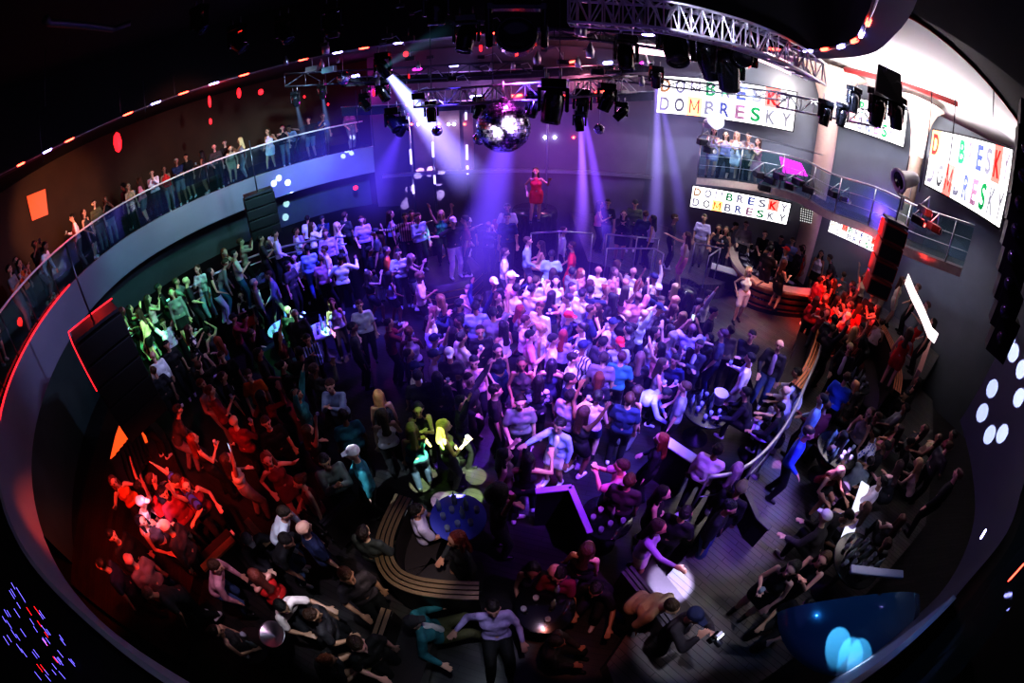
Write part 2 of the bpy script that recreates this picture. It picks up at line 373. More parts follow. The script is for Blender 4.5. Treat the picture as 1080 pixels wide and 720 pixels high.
# ---- back platform
g = MB(); BP = [at(620, 275, 1.0), at(655, 285, 1.0), at(705, 300, 1.0), at(760, 300, 1.0), pol(36, 15), pol(18, 16.5), pol(8, 16.5)]
g.prism([(p.x, p.y) for p in BP], 0, 1.0, M['walk']); g.build('floor_back_platform', kind='structure')
# ---- right walkway tier, with the higher DJ side
g = MB(); WK = [at(722, 305, .5), at(745, 352, .5), at(792, 400, .5), at(805, 455, .5), at(790, 505, .5), at(690, 620, .5), at(640, 700, .5), (1.5, -.4), (8.5, 1.5), (12.5, 5), (11, 9.5), (6.5, 12.5)]
g.prism([(p[0], p[1]) for p in WK], 0, .5, M['walk']); g.build('floor_right_walkway', kind='structure')
g = MB(); RT = [at(u, v, 1.5) for u, v in ((928, 334), (941, 356), (949, 378), (953, 400), (975, 400), (992, 372), (985, 335), (962, 300), (935, 292))]
g.prism([(p.x, p.y) for p in RT], .5, 1.5, M['walk']); g.build('floor_right_terrace', kind='structure')
# left lower terrace with warm boards
g = MB(); LT = [(-12, 6), (-9.9, 5.4), (-8.2, 4.6), (-6.6, 3.4), (-5.4, 2.1), (-5.2, -.2), (-9, -.2)]
g.prism(LT, 0, .3, M['tier']); g.build('floor_lower_terrace', kind='structure')
# ================================================================ FIXTURES AND FURNITURE
def capsule_between(name, p0, p1, r, m, lab, cat, group=None):
    g = MB(); p0 = Vector(p0); p1 = Vector(p1); d = p1-p0
    g.tube([p0, p0+d*.12, p0+d*.88, p1], [r*.4, r, r, r*.4], m, 8); o = g.build(name); tag(o, lab, cat, group); return o
# LEDs round the ceiling ring: (pixel, colour)
def ring_pt(u, v):
    p = at(u, v, 7.62); a = math.atan2(p.y-RC.y, p.x-RC.x); return a
for (u, v, c) in [(20, 173, 'r'), (47, 160, 'b'), (72, 147, 'r'), (133, 120, 'r'), (163, 108, 'b'), (193, 97, 'r'), (225, 87, 'b'), (257, 78, 'r'), (320, 62, 'r'), (357, 55, 'b'), (385, 50, 'r'), (423, 45, 'b'), (522, 34, 'r'), (690, 37, 'b'), (745, 42, 'r'), (800, 43, 'r'), (842, 47, 'b'), (862, 46, 'r'), (882, 44, 'b'), (897, 38, 'r'), (905, 31, 'b'), (912, 18, 'r')]:
    a = ring_pt(u, v); da = .021
    p = [Vector((RC.x+math.cos(a+k*da)*(rrad(a+k*da)+.03), RC.y+math.sin(a+k*da)*(rrad(a+k*da)+.03), 7.58)) for k in (-1, 1)]
    red = c == 'r'
    capsule_between('ring_light', p[0], p[1], .03, M['redl'] if red else M['bluel'], ('short red light' if red else 'short blue-white light')+' set in the edge of the round ceiling soffit', 'light', ('red' if red else 'blue-white')+' lights round the ceiling ring')
g = MB(); g.tube(circ(RR+.03, 7.57, 90), .012, M['metal'], 5); o = g.build('ring_edge_trim'); tag(o, 'thin metal edge running round the dark ceiling ring', 'trim')
# LED strips on the far structures
for (u, v, w_, c) in [(375, 80, 4, 'b'), (405, 77, 4, 'b'), (440, 73, 5, 'm'), (479, 69, 5, 'b'), (604, 65, 5, 'r'), (641, 66, 5, 'b'), (680, 66, 5, 'm'), (455, 107, 6, 'b'), (502, 102, 7, 'b'), (545, 101, 6, 'r'), (633, 97, 6, 'r'), (592, 101, 3, 'r'), (432, 110, 4, 'r')]:
    p0 = atd(u-w_, v+.6, 15.5); p1 = atd(u+w_, v-.6, 15.5)
    mm, nm = {'r': (M['redl'], 'red'), 'b': (M['bluel'], 'blue-white'), 'm': (M['magl'], 'magenta')}[c]
    capsule_between('strip_light', p0, p1, .05, mm, nm+' strip light on the edge of a far upper gallery', 'light', nm+' strip lights on the far galleries')
for (v0, v1, y0) in [(80, 66, 0), (110, 97, 1)]:
    g = MB(); a = atd(360, 82 if not y0 else 112, 15.6); b = atd(690, v1-2, 15.6)
    pts = [a.lerp(b, i/12)+Vector((0, math.sin(PI*i/12)*.4, 0)) for i in range(13)]
    pts = [atd(360+330*i/12, (82 if not y0 else 113)-(16 if not y0 else 17)*i/12, 15.6) for i in range(13)]
    g.ribbon(pts, [p+Vector((0, 0, -.35)) for p in pts], M['gloss']); g.tube([p+Vector((0, -.05, 0)) for p in pts], .025, M['metal'], 5)
    o = g.build('gallery_edge'); tag(o, ('upper' if not y0 else 'lower')+' dark gallery edge across the far end of the hall', 'gallery')
# red glows / lamps on the upper left and far walls
for (u, v, w_, h_, d) in [(124, 150, 6, 13, 13), (221, 107, 3, 8, 15), (252, 98, 4, 7, 15.5), (222, 128, 3, 4, 15), (428, 57, 5, 4, 16), (507, 50, 3, 6, 16), (394, 98, 2, 5, 15.5), (431, 81, 2, 4, 15.5), (275, 97, 5, 4, 14), (321, 102, 2, 2, 15), (346, 110, 2, 2, 15), (375, 198, 5, 3, 17.2)]:
    g = MB(); a = atd(u, v, d); s_ = d/450*.8; q_ = 1 if u == 124 else .75
    g.lathe(a, [(.01, -h_*s_), (w_*s_*q_*.7, -h_*s_*.75), (w_*s_*q_, 0), (w_*s_*q_*.7, h_*s_*.75), (.01, h_*s_)], M['redg'], n=12); o = g.build('wall_lamp')
    L_ = {(124, 150): 'large glowing red lamp on the brown wall above the left balcony', (375, 198): 'red exit light on the violet wall below the balcony end', (275, 97): 'orange red lamp glowing under the left soffit'}.get((u, v))
    tag(o, L_ or 'small red lamp glowing in the dark upper far side', 'lamp', None if L_ else 'small red lamps on the upper walls')
g = MB(); p = [atd(28, 207, 9.6), atd(48, 199, 9.8), atd(51, 226, 9.8), atd(34, 233, 9.6)]; g.poly(p, M['orange']); g.poly([q+Vector((-.1, .02, 0)) for q in reversed(p)], M['black'])
o = g.build('orange_sign_panel'); tag(o, 'flat glowing orange red panel on the wall behind the left balcony', 'panel')

# ---------------- LED screens
TEX = 'DOMBRESKY'
COLS = [(.55, .25, .05), (.30, .30, .42), (.35, .32, .5), (.05, .42, .16), (.35, .33, .5), (.14, .18, .62), (.35, .35, .45), (.75, .03, .05), (.4, .35, .45)]
COL2 = [(.4, .38, .5), (.12, .12, .14), (.8, .05, .02), (.35, .35, .45), (.13, .16, .5), (.55, .3, .45), (.03, .42, .14), (.35, .36, .42), (.3, .3, .34)]
def lmat(c):
    k = 'lt%d%d%d' % tuple(int(x*99) for x in c)
    if k not in M: M[k] = mat('screen_letter_'+{0: 'a'}.get(0, 'a'), c, .6, emis=c, es=.5, spec=0)
    return M[k]
M['tile_orange'] = emat('screen_orange_tile', (1, .42, .12), 2.2); M['tile_red'] = emat('screen_red_tile', (1, .12, .1), 2.0); M['tile_dark'] = emat('screen_dark_tile', (.25, .25, .3), .8)
_glyph = {}
def glyph(ch):
    if ch in _glyph: return _glyph[ch]
    if ch == 'M':
        q = [[(0, 0), (.15, 0), (.15, 1), (0, 1)], [(.85, 0), (1, 0), (1, 1), (.85, 1)], [(.13, 1), (.02, 1), (.44, .22), (.56, .22)], [(.87, 1), (.44, .22), (.56, .22), (.98, 1)]]
        _glyph[ch] = ([p for k in q for p in k], [(i*4, i*4+1, i*4+2, i*4+3) for i in range(4)]); return _glyph[ch]
    cu = bpy.data.curves.new('t', 'FONT'); cu.body = ch; cu.size = 1.0; cu.offset = .03; o = bpy.data.objects.new('t', cu); C.objects.link(o)
    dg = bpy.context.evaluated_depsgraph_get(); dg.update(); me = bpy.data.meshes.new_from_object(o.evaluated_get(dg))
    vs = [tuple(v.co) for v in me.vertices]; fs = [tuple(p.vertices) for p in me.polygons]
    x0 = min(v[0] for v in vs); x1 = max(v[0] for v in vs); y0 = min(v[1] for v in vs); y1 = max(v[1] for v in vs)
    vs = [((v[0]-x0)/(x1-x0), (v[1]-y0)/(y1-y0)) for v in vs]
    bpy.data.objects.remove(o); _glyph[ch] = (vs, fs); return _glyph[ch]
def screen(TL, TR, BR_, BL_, dl, dr, lab, rows=2, hi=((1, 2, 'tile_orange'),), bare=()):
    a, b = atd(*TL, dl), atd(*TR, dr); c, d = atd(*BR_, dr), atd(*BL_, dl)
    zl, zr = (a.z, d.z), (b.z, c.z)
    P0 = Vector((a.x, a.y, 0)); P1 = Vector((b.x, b.y, 0)); n = (P1-P0).cross(Vector((0, 0, 1))).normalized()
    if n.dot(-P0) < 0: n = -n
    zt0, zb0, zt1, zb1 = a.z, d.z, b.z, c.z
    def f(s, t, o=0.0):
        p = P0.lerp(P1, s)+n*o; p.z = (zb0+(zt0-zb0)*t)*(1-s)+(zb1+(zt1-zb1)*t)*s; return p
    g = MB()
    for sgn, rng in (('F', None),):
        g.add([f(-.01, -.03, -.12), f(1.01, -.03, -.12), f(1.01, 1.03, -.12), f(-.01, 1.03, -.12), f(-.01, -.03, -.01), f(1.01, -.03, -.01), f(1.01, 1.03, -.01), f(-.01, 1.03, -.01)], [(0, 1, 2, 3), (0, 1, 5, 4), (1, 2, 6, 5), (2, 3, 7, 6), (3, 0, 4, 7), (4, 5, 6, 7)], M['black'])
    g.poly([f(0, 0), f(1, 0), f(1, 1), f(0, 1)], M['whitel']); root = g.build('led_screen'); tag(root, lab, 'screen')
    for r in range(rows):
        t1 = 1-r/rows; t0 = t1-1/rows
        for i, ch in enumerate(TEX):
            s0, s1 = i/9, (i+1)/9
            for (hr, hi_, hm) in hi:
                if hr == r and hi_ == i: g2 = MB(); g2.poly([f(s0, t0, .01), f(s1, t0, .01), f(s1, t1, .01), f(s0, t1, .01)], M[hm]); g2.build('coloured_tile', root)
            vs, fs = glyph(ch); cc = tuple(x*.55 for x in (COLS if r == 0 else COL2)[i])
            if any(hr == r and hi_ == i for hr, hi_, _ in hi): cc = (.75, .02, .02)
            g = MB(); g.add([f(s0+(s1-s0)*(.18+.64*x), t0+(t1-t0)*(.13+.74*y), .03) for x, y in vs], fs, lmat(cc)); g.build('letter', root)
    return root
screen((695, 80), (840, 98), (838, 139), (696, 119), 15.2, 14.6, 'large bright screen lettered in two coloured rows, high on the back wall behind the trusses', hi=((1, 2, 'tile_orange'), (0, 7, 'tile_red')))
screen((880, 99), (957, 117), (953, 155), (880, 131), 14.7, 14.4, 'bright lettered screen between the two flared columns', hi=((0, 2, 'tile_red'), (0, 7, 'tile_red')))
screen((984, 137), (1068, 158), (1050, 237), (979, 196), 13.9, 13.5, 'big tall lettered screen on the right hand wall', hi=((0, 0, 'tile_orange'), (0, 7, 'tile_red'), (1, 2, 'tile_red')))
screen((731, 196), (834, 215), (830, 237), (729, 218), 14.0, 13.6, 'long low lettered screen behind the disc jockey booth', hi=((1, 2, 'tile_orange'), (0, 7, 'tile_red')))
screen((877, 230), (933, 256), (928, 269), (876, 245), 13.2, 12.6, 'short lettered screen left of the red speaker stack', hi=((0, 2, 'tile_red'), (0, 7, 'tile_red')))
for (a, b, d, h, lab) in [((668, 45), (770, 60), 13, 11, 'long pink white lit banner under the ceiling behind the truss'), ((794, 49), (834, 66), 12.5, 13, 'short pink white lit banner beside the curved truss')]:
    g = MB(); p = [atd(a[0], a[1], d), atd(b[0], b[1], d)]; q = [atd(a[0], a[1]+h, d), atd(b[0], b[1]+h, d)]
    g.poly([q[0], q[1], p[1], p[0]], M['pinkl']); g.poly([x+Vector((0, .1, 0)) for x in (p[0], p[1], q[1], q[0])], M['black']); o = g.build('lit_banner'); tag(o, lab, 'banner')

# ---------------- trusses
def truss(name, top, dep, wid, lab, m=None, n=24, nrm=None):
    """box truss following a polyline of top points"""
    m = m or M['metal']; pts = [Vector(p) for p in top]
    def side(i):
        t = (pts[min(i+1, len(pts)-1)]-pts[max(i-1, 0)]); t.z = 0; t.normalize(); return Vector((t.y, -t.x, 0))*wid/2
    ch = []
    for sx in (-1, 1):
        for dz in (0, -dep): ch.append([p+side(i)*sx+Vector((0, 0, dz)) for i, p in enumerate(pts)])
    root = MB()
    for c in ch: root.tube(c, .028, m, 6)
    o = root.build(name); tag(o, lab, 'truss')
    g = MB()
    for i in range(len(pts)-1):
        for A, B in ((ch[0], ch[1]), (ch[2], ch[3]), (ch[1], ch[3]), (ch[0], ch[2])):
            x, y = (A[i], B[i+1]) if i % 2 else (B[i], A[i+1]); g.tube([x, y], .014, m, 5, cap=False)
            g.tube([A[i], B[i]], .014, m, 5, cap=False)
    g.build('lattice', o); return o
T1 = [atd(440+ (668-440)*i/14, 96-16*i/14, 10.0-.8*math.sin(PI*i/14)) for i in range(15)]
truss('lighting_truss', T1, .38, .38, 'straight aluminium truss carrying lamps either side of the mirror ball')
T2 = spline([at(600, -2, 7.55), at(650, 1, 7.55), at(700, 4, 7.55), at(745, 14, 7.55), at(790, 27, 7.55), at(830, 45, 7.55), at(862, 66, 7.6)], 4)
truss('curved_truss', T2, .42, .42, 'big curved aluminium truss arching under the ceiling at upper right')
T3 = [atd(560+ (780-560)*i/9, 30+30*(i/9)**2, 10.5) for i in range(10)]
truss('inner_truss', T3, .25, .3, 'thin dark truss curving behind the moving lamps', M['dmetal'])
T4 = [atd(820+ (935-820)*i/9, 98+22*i/9, 10.5) for i in range(10)]
truss('right_truss', T4, .35, .35, 'lamp laden truss in front of the white ceiling funnel')
T5 = [atd(640+ (830-640)*i/12, 76+22*i/12, 12) for i in range(13)]
truss('back_truss', T5, .22, .25, 'slim truss across the top of the largest lettered screen', M['dmetal'])
T6 = [atd(300+ (560-300)*i/12, 78-14*i/12, 13) for i in range(13)]
truss('far_truss', T6, .4, .3, 'dark far truss crossing above the left balcony end', M['dmetal'])
T7 = [at(60+500*i/10, 40-18*i/10, 8.6) for i in range(11)]
g = MB(); g.tube([at(48, 20, 8.3), at(52, 24, 8.3), at(120, 31, 8.3), at(138, 24, 8.3)], .05, M['dmetal'], 8); o = g.build('ceiling_duct_pipe'); tag(o, 'faint grey bent pipe under the upper left ceiling', 'pipe')
# suspension cables of trusses
def cable(a, b, lab, grp, m=None, r=.012):
    g = MB(); g.tube([a, b], r, m or M['dmetal'], 5); o = g.build('suspension_cable'); tag(o, lab, 'cable', grp)
for (u, v, d) in [(455, 95, 10), (520, 92, 10), (590, 86, 10), (655, 82, 10)]:
    p = atd(u, v, d); cable(p, Vector((p.x, p.y, 9.4)), 'thin dark cable holding up the straight truss', 'cables of the straight truss')
for (u, v0, v1, d) in [(983, 95, 210, 9.0), (1008, 100, 190, 8.6), (935, 52, 75, 8.5), (1048, 95, 130, 8.0)]:
    a = atd(u, v0, d); b = Vector((a.x, a.y, atd(u, v1, d).z)); cable(a, b, 'thin cable hanging from the white ceiling at right', 'hanging cables at right')
for (u, v0, v1, d) in [(51, 20, 110, 9.5), (75, 20, 46, 9.5), (40, 100, 175, 9.0), (151, 85, 120, 10), (183, 80, 100, 10), (125, 85, 120, 9.6), (390, 90, 155, 14.5), (375, 95, 150, 14.5)]:
    a = atd(u, v0, d); b = Vector((a.x, a.y, atd(u, v1, d).z)); cable(a, b, 'thin rod hanging down over the left balcony', 'hanging rods over the left balcony')

# ---------------- mirror balls
M['mirror'] = None
def mirror_mat():
    m, nt, b = newmat('mirror_tiles'); b.inputs['Coat Weight'].default_value = .3; tc = nt.nodes.new('ShaderNodeTexCoord'); v = nt.nodes.new('ShaderNodeTexVoronoi'); v.inputs['Scale'].default_value = 9.5
    nt.links.new(tc.outputs['Object'], v.inputs['Vector']); b.inputs['Metallic'].default_value = 1; b.inputs['Roughness'].default_value = .26
    cr = nt.nodes.new('ShaderNodeValToRGB'); cr.color_ramp.elements[0].position = .2; cr.color_ramp.elements[0].color = (.05, .03, .1, 1); cr.color_ramp.elements[1].position = .75; cr.color_ramp.elements[1].color = (.8, .75, .95, 1)
    nt.links.new(v.outputs['Color'], cr.inputs[0]); nt.links.new(cr.outputs[0], b.inputs['Base Color']); return m
M['mirror'] = mirror_mat(); M['seam'] = mat('dark_ball_seam', (.02, .02, .03), .5)
def faceted(r, nl, seg, m1, m2, c=(0, 0, 0)):
    g = MB(); c = Vector(c)
    vs = []; fs = []
    for i in range(nl):
        t0, t1 = PI*i/nl+.012, PI*(i+1)/nl-.012; k = max(4, int(seg*math.sin((t0+t1)/2)))
        for j in range(k):
            a0, a1 = 2*PI*j/k+.01, 2*PI*(j+1)/k-.01; q = []
            jit = Vector((random.uniform(-1, 1), random.uniform(-1, 1), random.uniform(-1, 1)))*.018*r
            for (t, a) in ((t0, a0), (t0, a1), (t1, a1), (t1, a0)):
                q.append(c+Vector((math.sin(t)*math.cos(a), math.sin(t)*math.sin(a), math.cos(t)))*r+jit*(1 if (t, a) == (t0, a0) else .2))
            g.add(q, [(3, 2, 1, 0)], m1)
    prof = [(r*.985*math.sin(PI*i/12)+.0001, -r*.985*math.cos(PI*i/12)) for i in range(13)]
    g.lathe(c, prof, m2, n=24); return g
bc = atd(531, 134, 9.0)
g = faceted(.56, 22, 44, M['mirror'], M['seam']); ball = g.build('mirror_ball', loc=bc); tag(ball, 'large mirror ball hanging centrally below the straight truss', 'mirror ball')
g = MB(); g.tube([Vector((0, 0, .54)), Vector((0, 0, 1.0))], .02, M['metal']); g.lathe((0, 0, .56), [(.09, -.04), (.09, .05), (.03, .1)], M['dmetal']); g.build('hanger', ball)
for i, (u, v, d, r, lab) in enumerate([(461, 138, 11, .14, 'small mirror ball hanging left below the straight truss'), (632, 136, 10, .13, 'small mirror ball right of the large one'), (362, 82, 12, .2, 'mid sized mirror ball hanging over the left balcony end'), (506, 146, 10, .16, 'little mirror ball touching the left side of the large one')]):
    g = faceted(r, 10, 20, M['mirror'], M['seam']); o = g.build('mirror_ball', loc=atd(u, v, d)); tag(o, lab, 'mirror ball')
    g = MB(); g.tube([Vector((0, 0, r*.9)), Vector((0, 0, r+.5))], .008, M['metal'], 5); g.build('hanger', o)

# ---------------- moving head lamps
def moving_head(loc, tgt, s=1.0, col='lampw', lab='', group=None, lit=True, flip=1):
    root = empty('moving_head_lamp', loc); tag(root, lab, 'stage lamp', group)
    g = MB(); g.box((0, 0, -.06*s), (.34*s, .30*s, .14*s), M['gloss'], bev=.02*s); g.tube([Vector((-.1*s, 0, 0)), Vector((-.1*s, 0, .16*s))], .015*s, M['metal'], 6); g.tube([Vector((.1*s, 0, 0)), Vector((.1*s, 0, .16*s))], .015*s, M['metal'], 6); g.build('base', root)
    g = MB()
    for sx in (-1, 1): g.box((sx*.19*s, 0, -.30*s), (.05*s, .13*s, .36*s), M['gloss'], bev=.02*s)
    g.box((0, 0, -.15*s), (.40*s, .14*s, .05*s), M['gloss']); g.build('yoke', root)
    d = (Vector(tgt)-Vector(loc)).normalized(); R = align(d); c = Vector((0, 0, -.40*s))
    g = MB(); g.lathe(c, [(.001, -.26*s), (.10*s, -.25*s), (.145*s, -.14*s), (.15*s, .05*s), (.135*s, .2*s), (.14*s, .24*s), (.12*s, .26*s), (.11*s, .22*s)], M['gloss'], R, 18); g.build('head', root)
    g = MB(); g.lathe(c, [(.11*s, .225*s), (.06*s, .245*s), (.001, .25*s)], M[col] if lit else M['lens'], R, 18); g.build('lens', root)
    return root
LAMP = {}
def mh(key, u, v, d, tgt, s, col, lab, grp=None, lit=True):
    p = atd(u, v, d); LAMP[key] = p; return moving_head(p+Vector((0, 0, .4*s)), tgt, s, col, lab, grp, lit)
mh('wb', 404, 72, 10.5, atd(470, 160, 12), 1.0, 'lampw', 'blazing blue-white lamp with beam aimed down over the balcony end')
mh('v1', 424, 136, 11.5, atd(400, 170, 13), .9, 'lampw', 'black lamp glowing violet by the end of the left balcony')
mh('m1', 614, 112, 9.6, (1.2, 9, 0), 1.0, 'lampp', 'lamp on the straight truss throwing twin violet beams down')
mh('m2', 611, 130, 9.4, (2.0, 9, 0), .7, 'lampp', 'small magenta lit lamp under the straight truss end', lit=True)
mh('m3', 692, 84, 11, at(690, 240, 1), .9, 'lampp', 'lamp at the left edge of the large screen throwing a violet beam')
mh('m4', 583, 112, 9.0, (0, 8, 0), 1.5, 'lampp', 'big unlit black lamp hanging just right of the mirror ball', lit=False)
mh('m5', 545, 40, 7.5, (0, 4, 8), 2.4, 'lens', 'very large round black lamp drum hanging top centre', lit=False)
mh('m6', 712, 48, 8.5, (3, 3, 0), 1.7, 'lampw', 'big black lamp on the curved truss nearest the pink banner', lit=False)
mh('m7', 748, 62, 8.2, (7, 9, 0), 1.6, 'lampw', 'big black lamp between two others on the curved truss', lit=False)
mh('m8', 768, 75, 8.0, (6, 9, 0), 1.5, 'lampw', 'big black lamp hanging lowest from the curved truss', lit=False)
mh('m9', 783, 62, 8.0, at(770, 110, 5), 1.4, 'lens', 'big black lamp with a short green beam on the curved truss', lit=False)
mh('s1', 340, 98, 12.5, atd(345, 180, 14), .7, 'lampw', 'small lamp above the balcony with a pale blue beam', lit=True)
mh('s2', 312, 106, 12.5, atd(330, 190, 14), .7, 'lampw', 'small lamp left of its twin above the balcony', lit=True)
mh('r1', 870, 122, 10, (6, 8, 0), .9, 'magl', 'magenta lit lamp hanging lowest on the right truss')
mh('r2', 888, 124, 10, (6, 8, 0), .8, 'magl', 'small magenta lamp beside the right truss column')
mh('r3', 900, 108, 10, (8, 8, 0), .9, 'magl', 'violet lamp mid way along the right truss')
mh('r4', 925, 118, 9.5, (8, 8, 0), 1.2, 'lampw', 'dark lamp in front of the screen on the right truss end', lit=False)
mh('r5', 945, 122, 9.5, (9, 6, 0), 1.1, 'lampw', 'dark lamp at the far right tip of the right truss', lit=False)
for i, (u, v, d, s) in enumerate([(563, 113, 9.3, .9), (505, 116, 9.8, .8), (455, 120, 10.2, .8), (640, 106, 9.5, 1.0), (655, 120, 9.6, .7), (404, 98, 11, .9), (385, 110, 12, .8), (460, 12, 9, 1.3), (492, 40, 9, 1.3), (350, 25, 9.5, 1.2), (300, 35, 10, 1.1), (660, 60, 9, 1.2), (210, 25, 9, 1.0), (250, 45, 10, 1.1), (415, 130, 11.5, 1.1)]):
    mh('d%d' % i, u, v, d, (random.uniform(-3, 3), random.uniform(6, 10), 0), s, 'lens', 'unlit black lamp hanging in the dark rig', 'unlit lamps in the dark rig', lit=False)
# loose fittings crowding the rig: clamps, ballasts, cable boxes
for i in range(70):
    u = random.uniform(300, 690); v = random.uniform(4, 108) if i % 2 else random.uniform(30, 100); d = random.uniform(9, 14)
    p = atd(u, v-.03*(u-300), d); g = MB(); s = random.uniform(.08, .2)
    k = i % 3
    if k == 0: g.box(p, (s*1.6, s, s*.8), M['dmetal'], bev=.01); g.tube([p+Vector((0, 0, s*.4)), p+Vector((0, 0, s*1.6))], .012, M['metal'], 5)
    elif k == 1: g.lathe(p, [(.001, -s), (s*.5, -s), (s*.6, 0), (s*.3, s*.7), (.02, s*1.2)], M['metal'], n=10)
    else: g.tube([p, p+Vector((s*2, 0, s*.6)), p+Vector((s*3, .1, -s))], .014, M['metal'], 5); g.box(p, (s, s*.6, s*.6), M['dmetal'])
    o = g.build('rig_fitting'); tag(o, 'small metal fitting hanging among the dark ceiling rigging', 'rig fitting', 'small fittings in the ceiling rig')
# black hanging speaker and wall flood lamps
sp = atd(935, 88, 9); g = MB(); g.add([sp+Vector(q) for q in [(-.4, -.1, .28), (.05, -.35, .28), (.45, 0, -.25), (.05, -.45, -.35), (-.45, -.1, -.3), (0, .35, -.3), (0, .3, .3)]], [(0, 1, 3, 4), (1, 2, 3), (0, 1, 6), (1, 2, 6), (2, 5, 6), (5, 4, 0, 6), (2, 3, 4, 5)], M['speaker']); o = g.build('hanging_speaker'); tag(o, 'black wedge speaker hanging against the white ceiling', 'speaker')
g = MB(); g.lathe(sp+Vector((.0, -.33, 0)), [(.001, 0), (.09, .01), (.1, .03)], M['metal'], align((-.4, -.9, -.1)), 16); g.build('badge', o)
g = MB(); a = atd(890, 73, 12.4); b = atd(1010, 110, 12.6); R = (b-a); g.tube([a, b], .09, mat('dark_red_beam', (.16, .02, .02), .5), 6); o = g.build('ceiling_beam'); tag(o, 'thin dark red beam across the white ceiling', 'beam')
def flood(u, v, d, tgt, s, lab):
    p = atd(u, v, d); R = align((Vector(tgt)-p)); g = MB()
    g.lathe(p, [(.001, -.4*s), (.16*s, -.4*s), (.2*s, -.3*s), (.26*s, .3*s), (.34*s, .34*s), (.34*s, .42*s), (.27*s, .42*s), (.24*s, .36*s)], M['ice'], R, 24); o = g.build('flood_lamp'); tag(o, lab, 'flood lamp')
    g = MB(); g.lathe(p, [(.24*s, .37*s), (.1*s, .4*s), (.001, .41*s)], M['ice'] if u < 800 else M['lens'], R, 20); g.build('lens', o)
    g = MB(); g.tube([p+Vector((-.3*s, 0, 0)), p+Vector((-.3*s, 0, -.5*s)), p+Vector((.3*s, 0, -.5*s)), p+Vector((.3*s, 0, 0))], .02, M['metal'], 6); g.tube([p+Vector((0, 0, -.5*s)), p+Vector((0, 0, -.9*s))], .03, M['metal'], 6); g.build('bracket', o)
flood(957, 189, 9.5, atd(930, 193, 9.0), .75, 'white cylindrical flood lamp left of the big right hand screen')
flood(750, 129, 12, atd(770, 120, 11), .75, 'white round flood lamp below the large lettered screen')

# ---------------- stage balcony on the right with rails
SB = [atd(u, v, d) for (u, v, d) in [(735, 187, 13.0), (790, 193, 12.8), (840, 205, 12.6), (872, 222, 12.2), (915, 238, 11.6), (960, 262, 11), (1015, 283, 10.8)]]
SBs = spline(SB, 5); g = MB()
g.ribbon(SBs, [p-Vector((0, 0, .22)) for p in SBs], M['woodw']); outp = [Vector((p.x*1.13, p.y*1.13, p.z)) for p in SBs]
g.ribbon(SBs, outp, M['dmetal']); g.ribbon([p-Vector((0, 0, .22)) for p in SBs], [p-Vector((0, 0, .22)) for p in outp], M['black'])
g.build('floor_stage_gallery', kind='structure')
sr = empty('gallery_railing'); tag(sr, 'metal railing with cables along the gallery over the booth', 'railing')
for dz, r in ((1.05, .025), (.7, .01), (.4, .01)):
    g = MB(); g.tube([p+Vector((0, 0, dz)) for p in SBs], r, M['metal'], 6); g.build('rail', sr)
for i in range(0, len(SBs), 4): g = MB(); g.tube([SBs[i], SBs[i]+Vector((0, 0, 1.05))], .02, M['metal'], 6); g.build('post', sr)
for a in range(0, len(SBs)-5, 5):
    g = MB(); g.ribbon([p+Vector((0, 0, .05)) for p in SBs[a:a+6]], [p+Vector((0, 0, 1.0)) for p in SBs[a:a+6]], M['glass']); g.build('glass_panel', sr)
g = MB(); g.ribbon([atd(737+ (868-737)*i/12, 128+35*i/12, 11.8) for i in range(13)], [atd(737+ (868-737)*i/12, 129+35*i/12, 11.8) for i in range(13)], M['metal']); o = g.build('cable_tray'); tag(o, 'thin pale tray curving below the large lettered screen', 'cable tray')
# gear clutter on the gallery
for i, (u, v) in enumerate([(742, 150), (748, 158), (800, 184), (812, 190), (806, 198), (822, 186), (832, 196), (842, 192), (852, 200), (880, 205), (890, 210), (975, 222), (968, 232), (985, 240)]):
    p = atd(u, v, 12.2 if u < 900 else 10.4); g = MB(); g.box(p, (.35, .25, .18), M['dmetal'], Matrix.Rotation(i*.7, 3, 'Z'), .02); g.tube([p+Vector((-.2, 0, .1)), p+Vector((.1, 0, .35)), p+Vector((.3, .1, .1))], .02, M['metal'], 6)
    g.lathe(p+Vector((.1, -.14, 0)), [(.001, 0), (.06, .01), (.07, .03)], M['ice'], align((0, -1, 0)), 10)
    o = g.build('stage_unit'); tag(o, 'small pale metal stage unit clamped along the gallery rail', 'stage unit', 'stage units along the gallery rail')
g = MB(); p = [atd(u, v, 12.9) for u, v in ((822, 165), (845, 172), (852, 186), (826, 182))]; g.poly(p, M['magl']); o = g.build('magenta_light_panel'); tag(o, 'glowing magenta panel at the back of the gallery', 'light panel')
M['dotl'] = emat('dot_white', (1, 1, 1), .5)
g = MB(); p = [atd(u, v, 12.9) for u, v in ((844, 218), (858, 222), (856, 236), (843, 233))]; g.poly(p, M['black'])
for i in range(6):
    for j in range(6):
        q = p[0].lerp(p[1], (i+.5)/6).lerp(p[3].lerp(p[2], (i+.5)/6), (j+.5)/6)+Vector((-.02, -.03, 0)); g.lathe(q, [(.022, 0), (.001, .01)], M['dotl'], align((-.6, -.8, 0)), 8)
o = g.build('dot_light_panel'); tag(o, 'square dark panel with a grid of white dot lights beside the low screen', 'light panel')

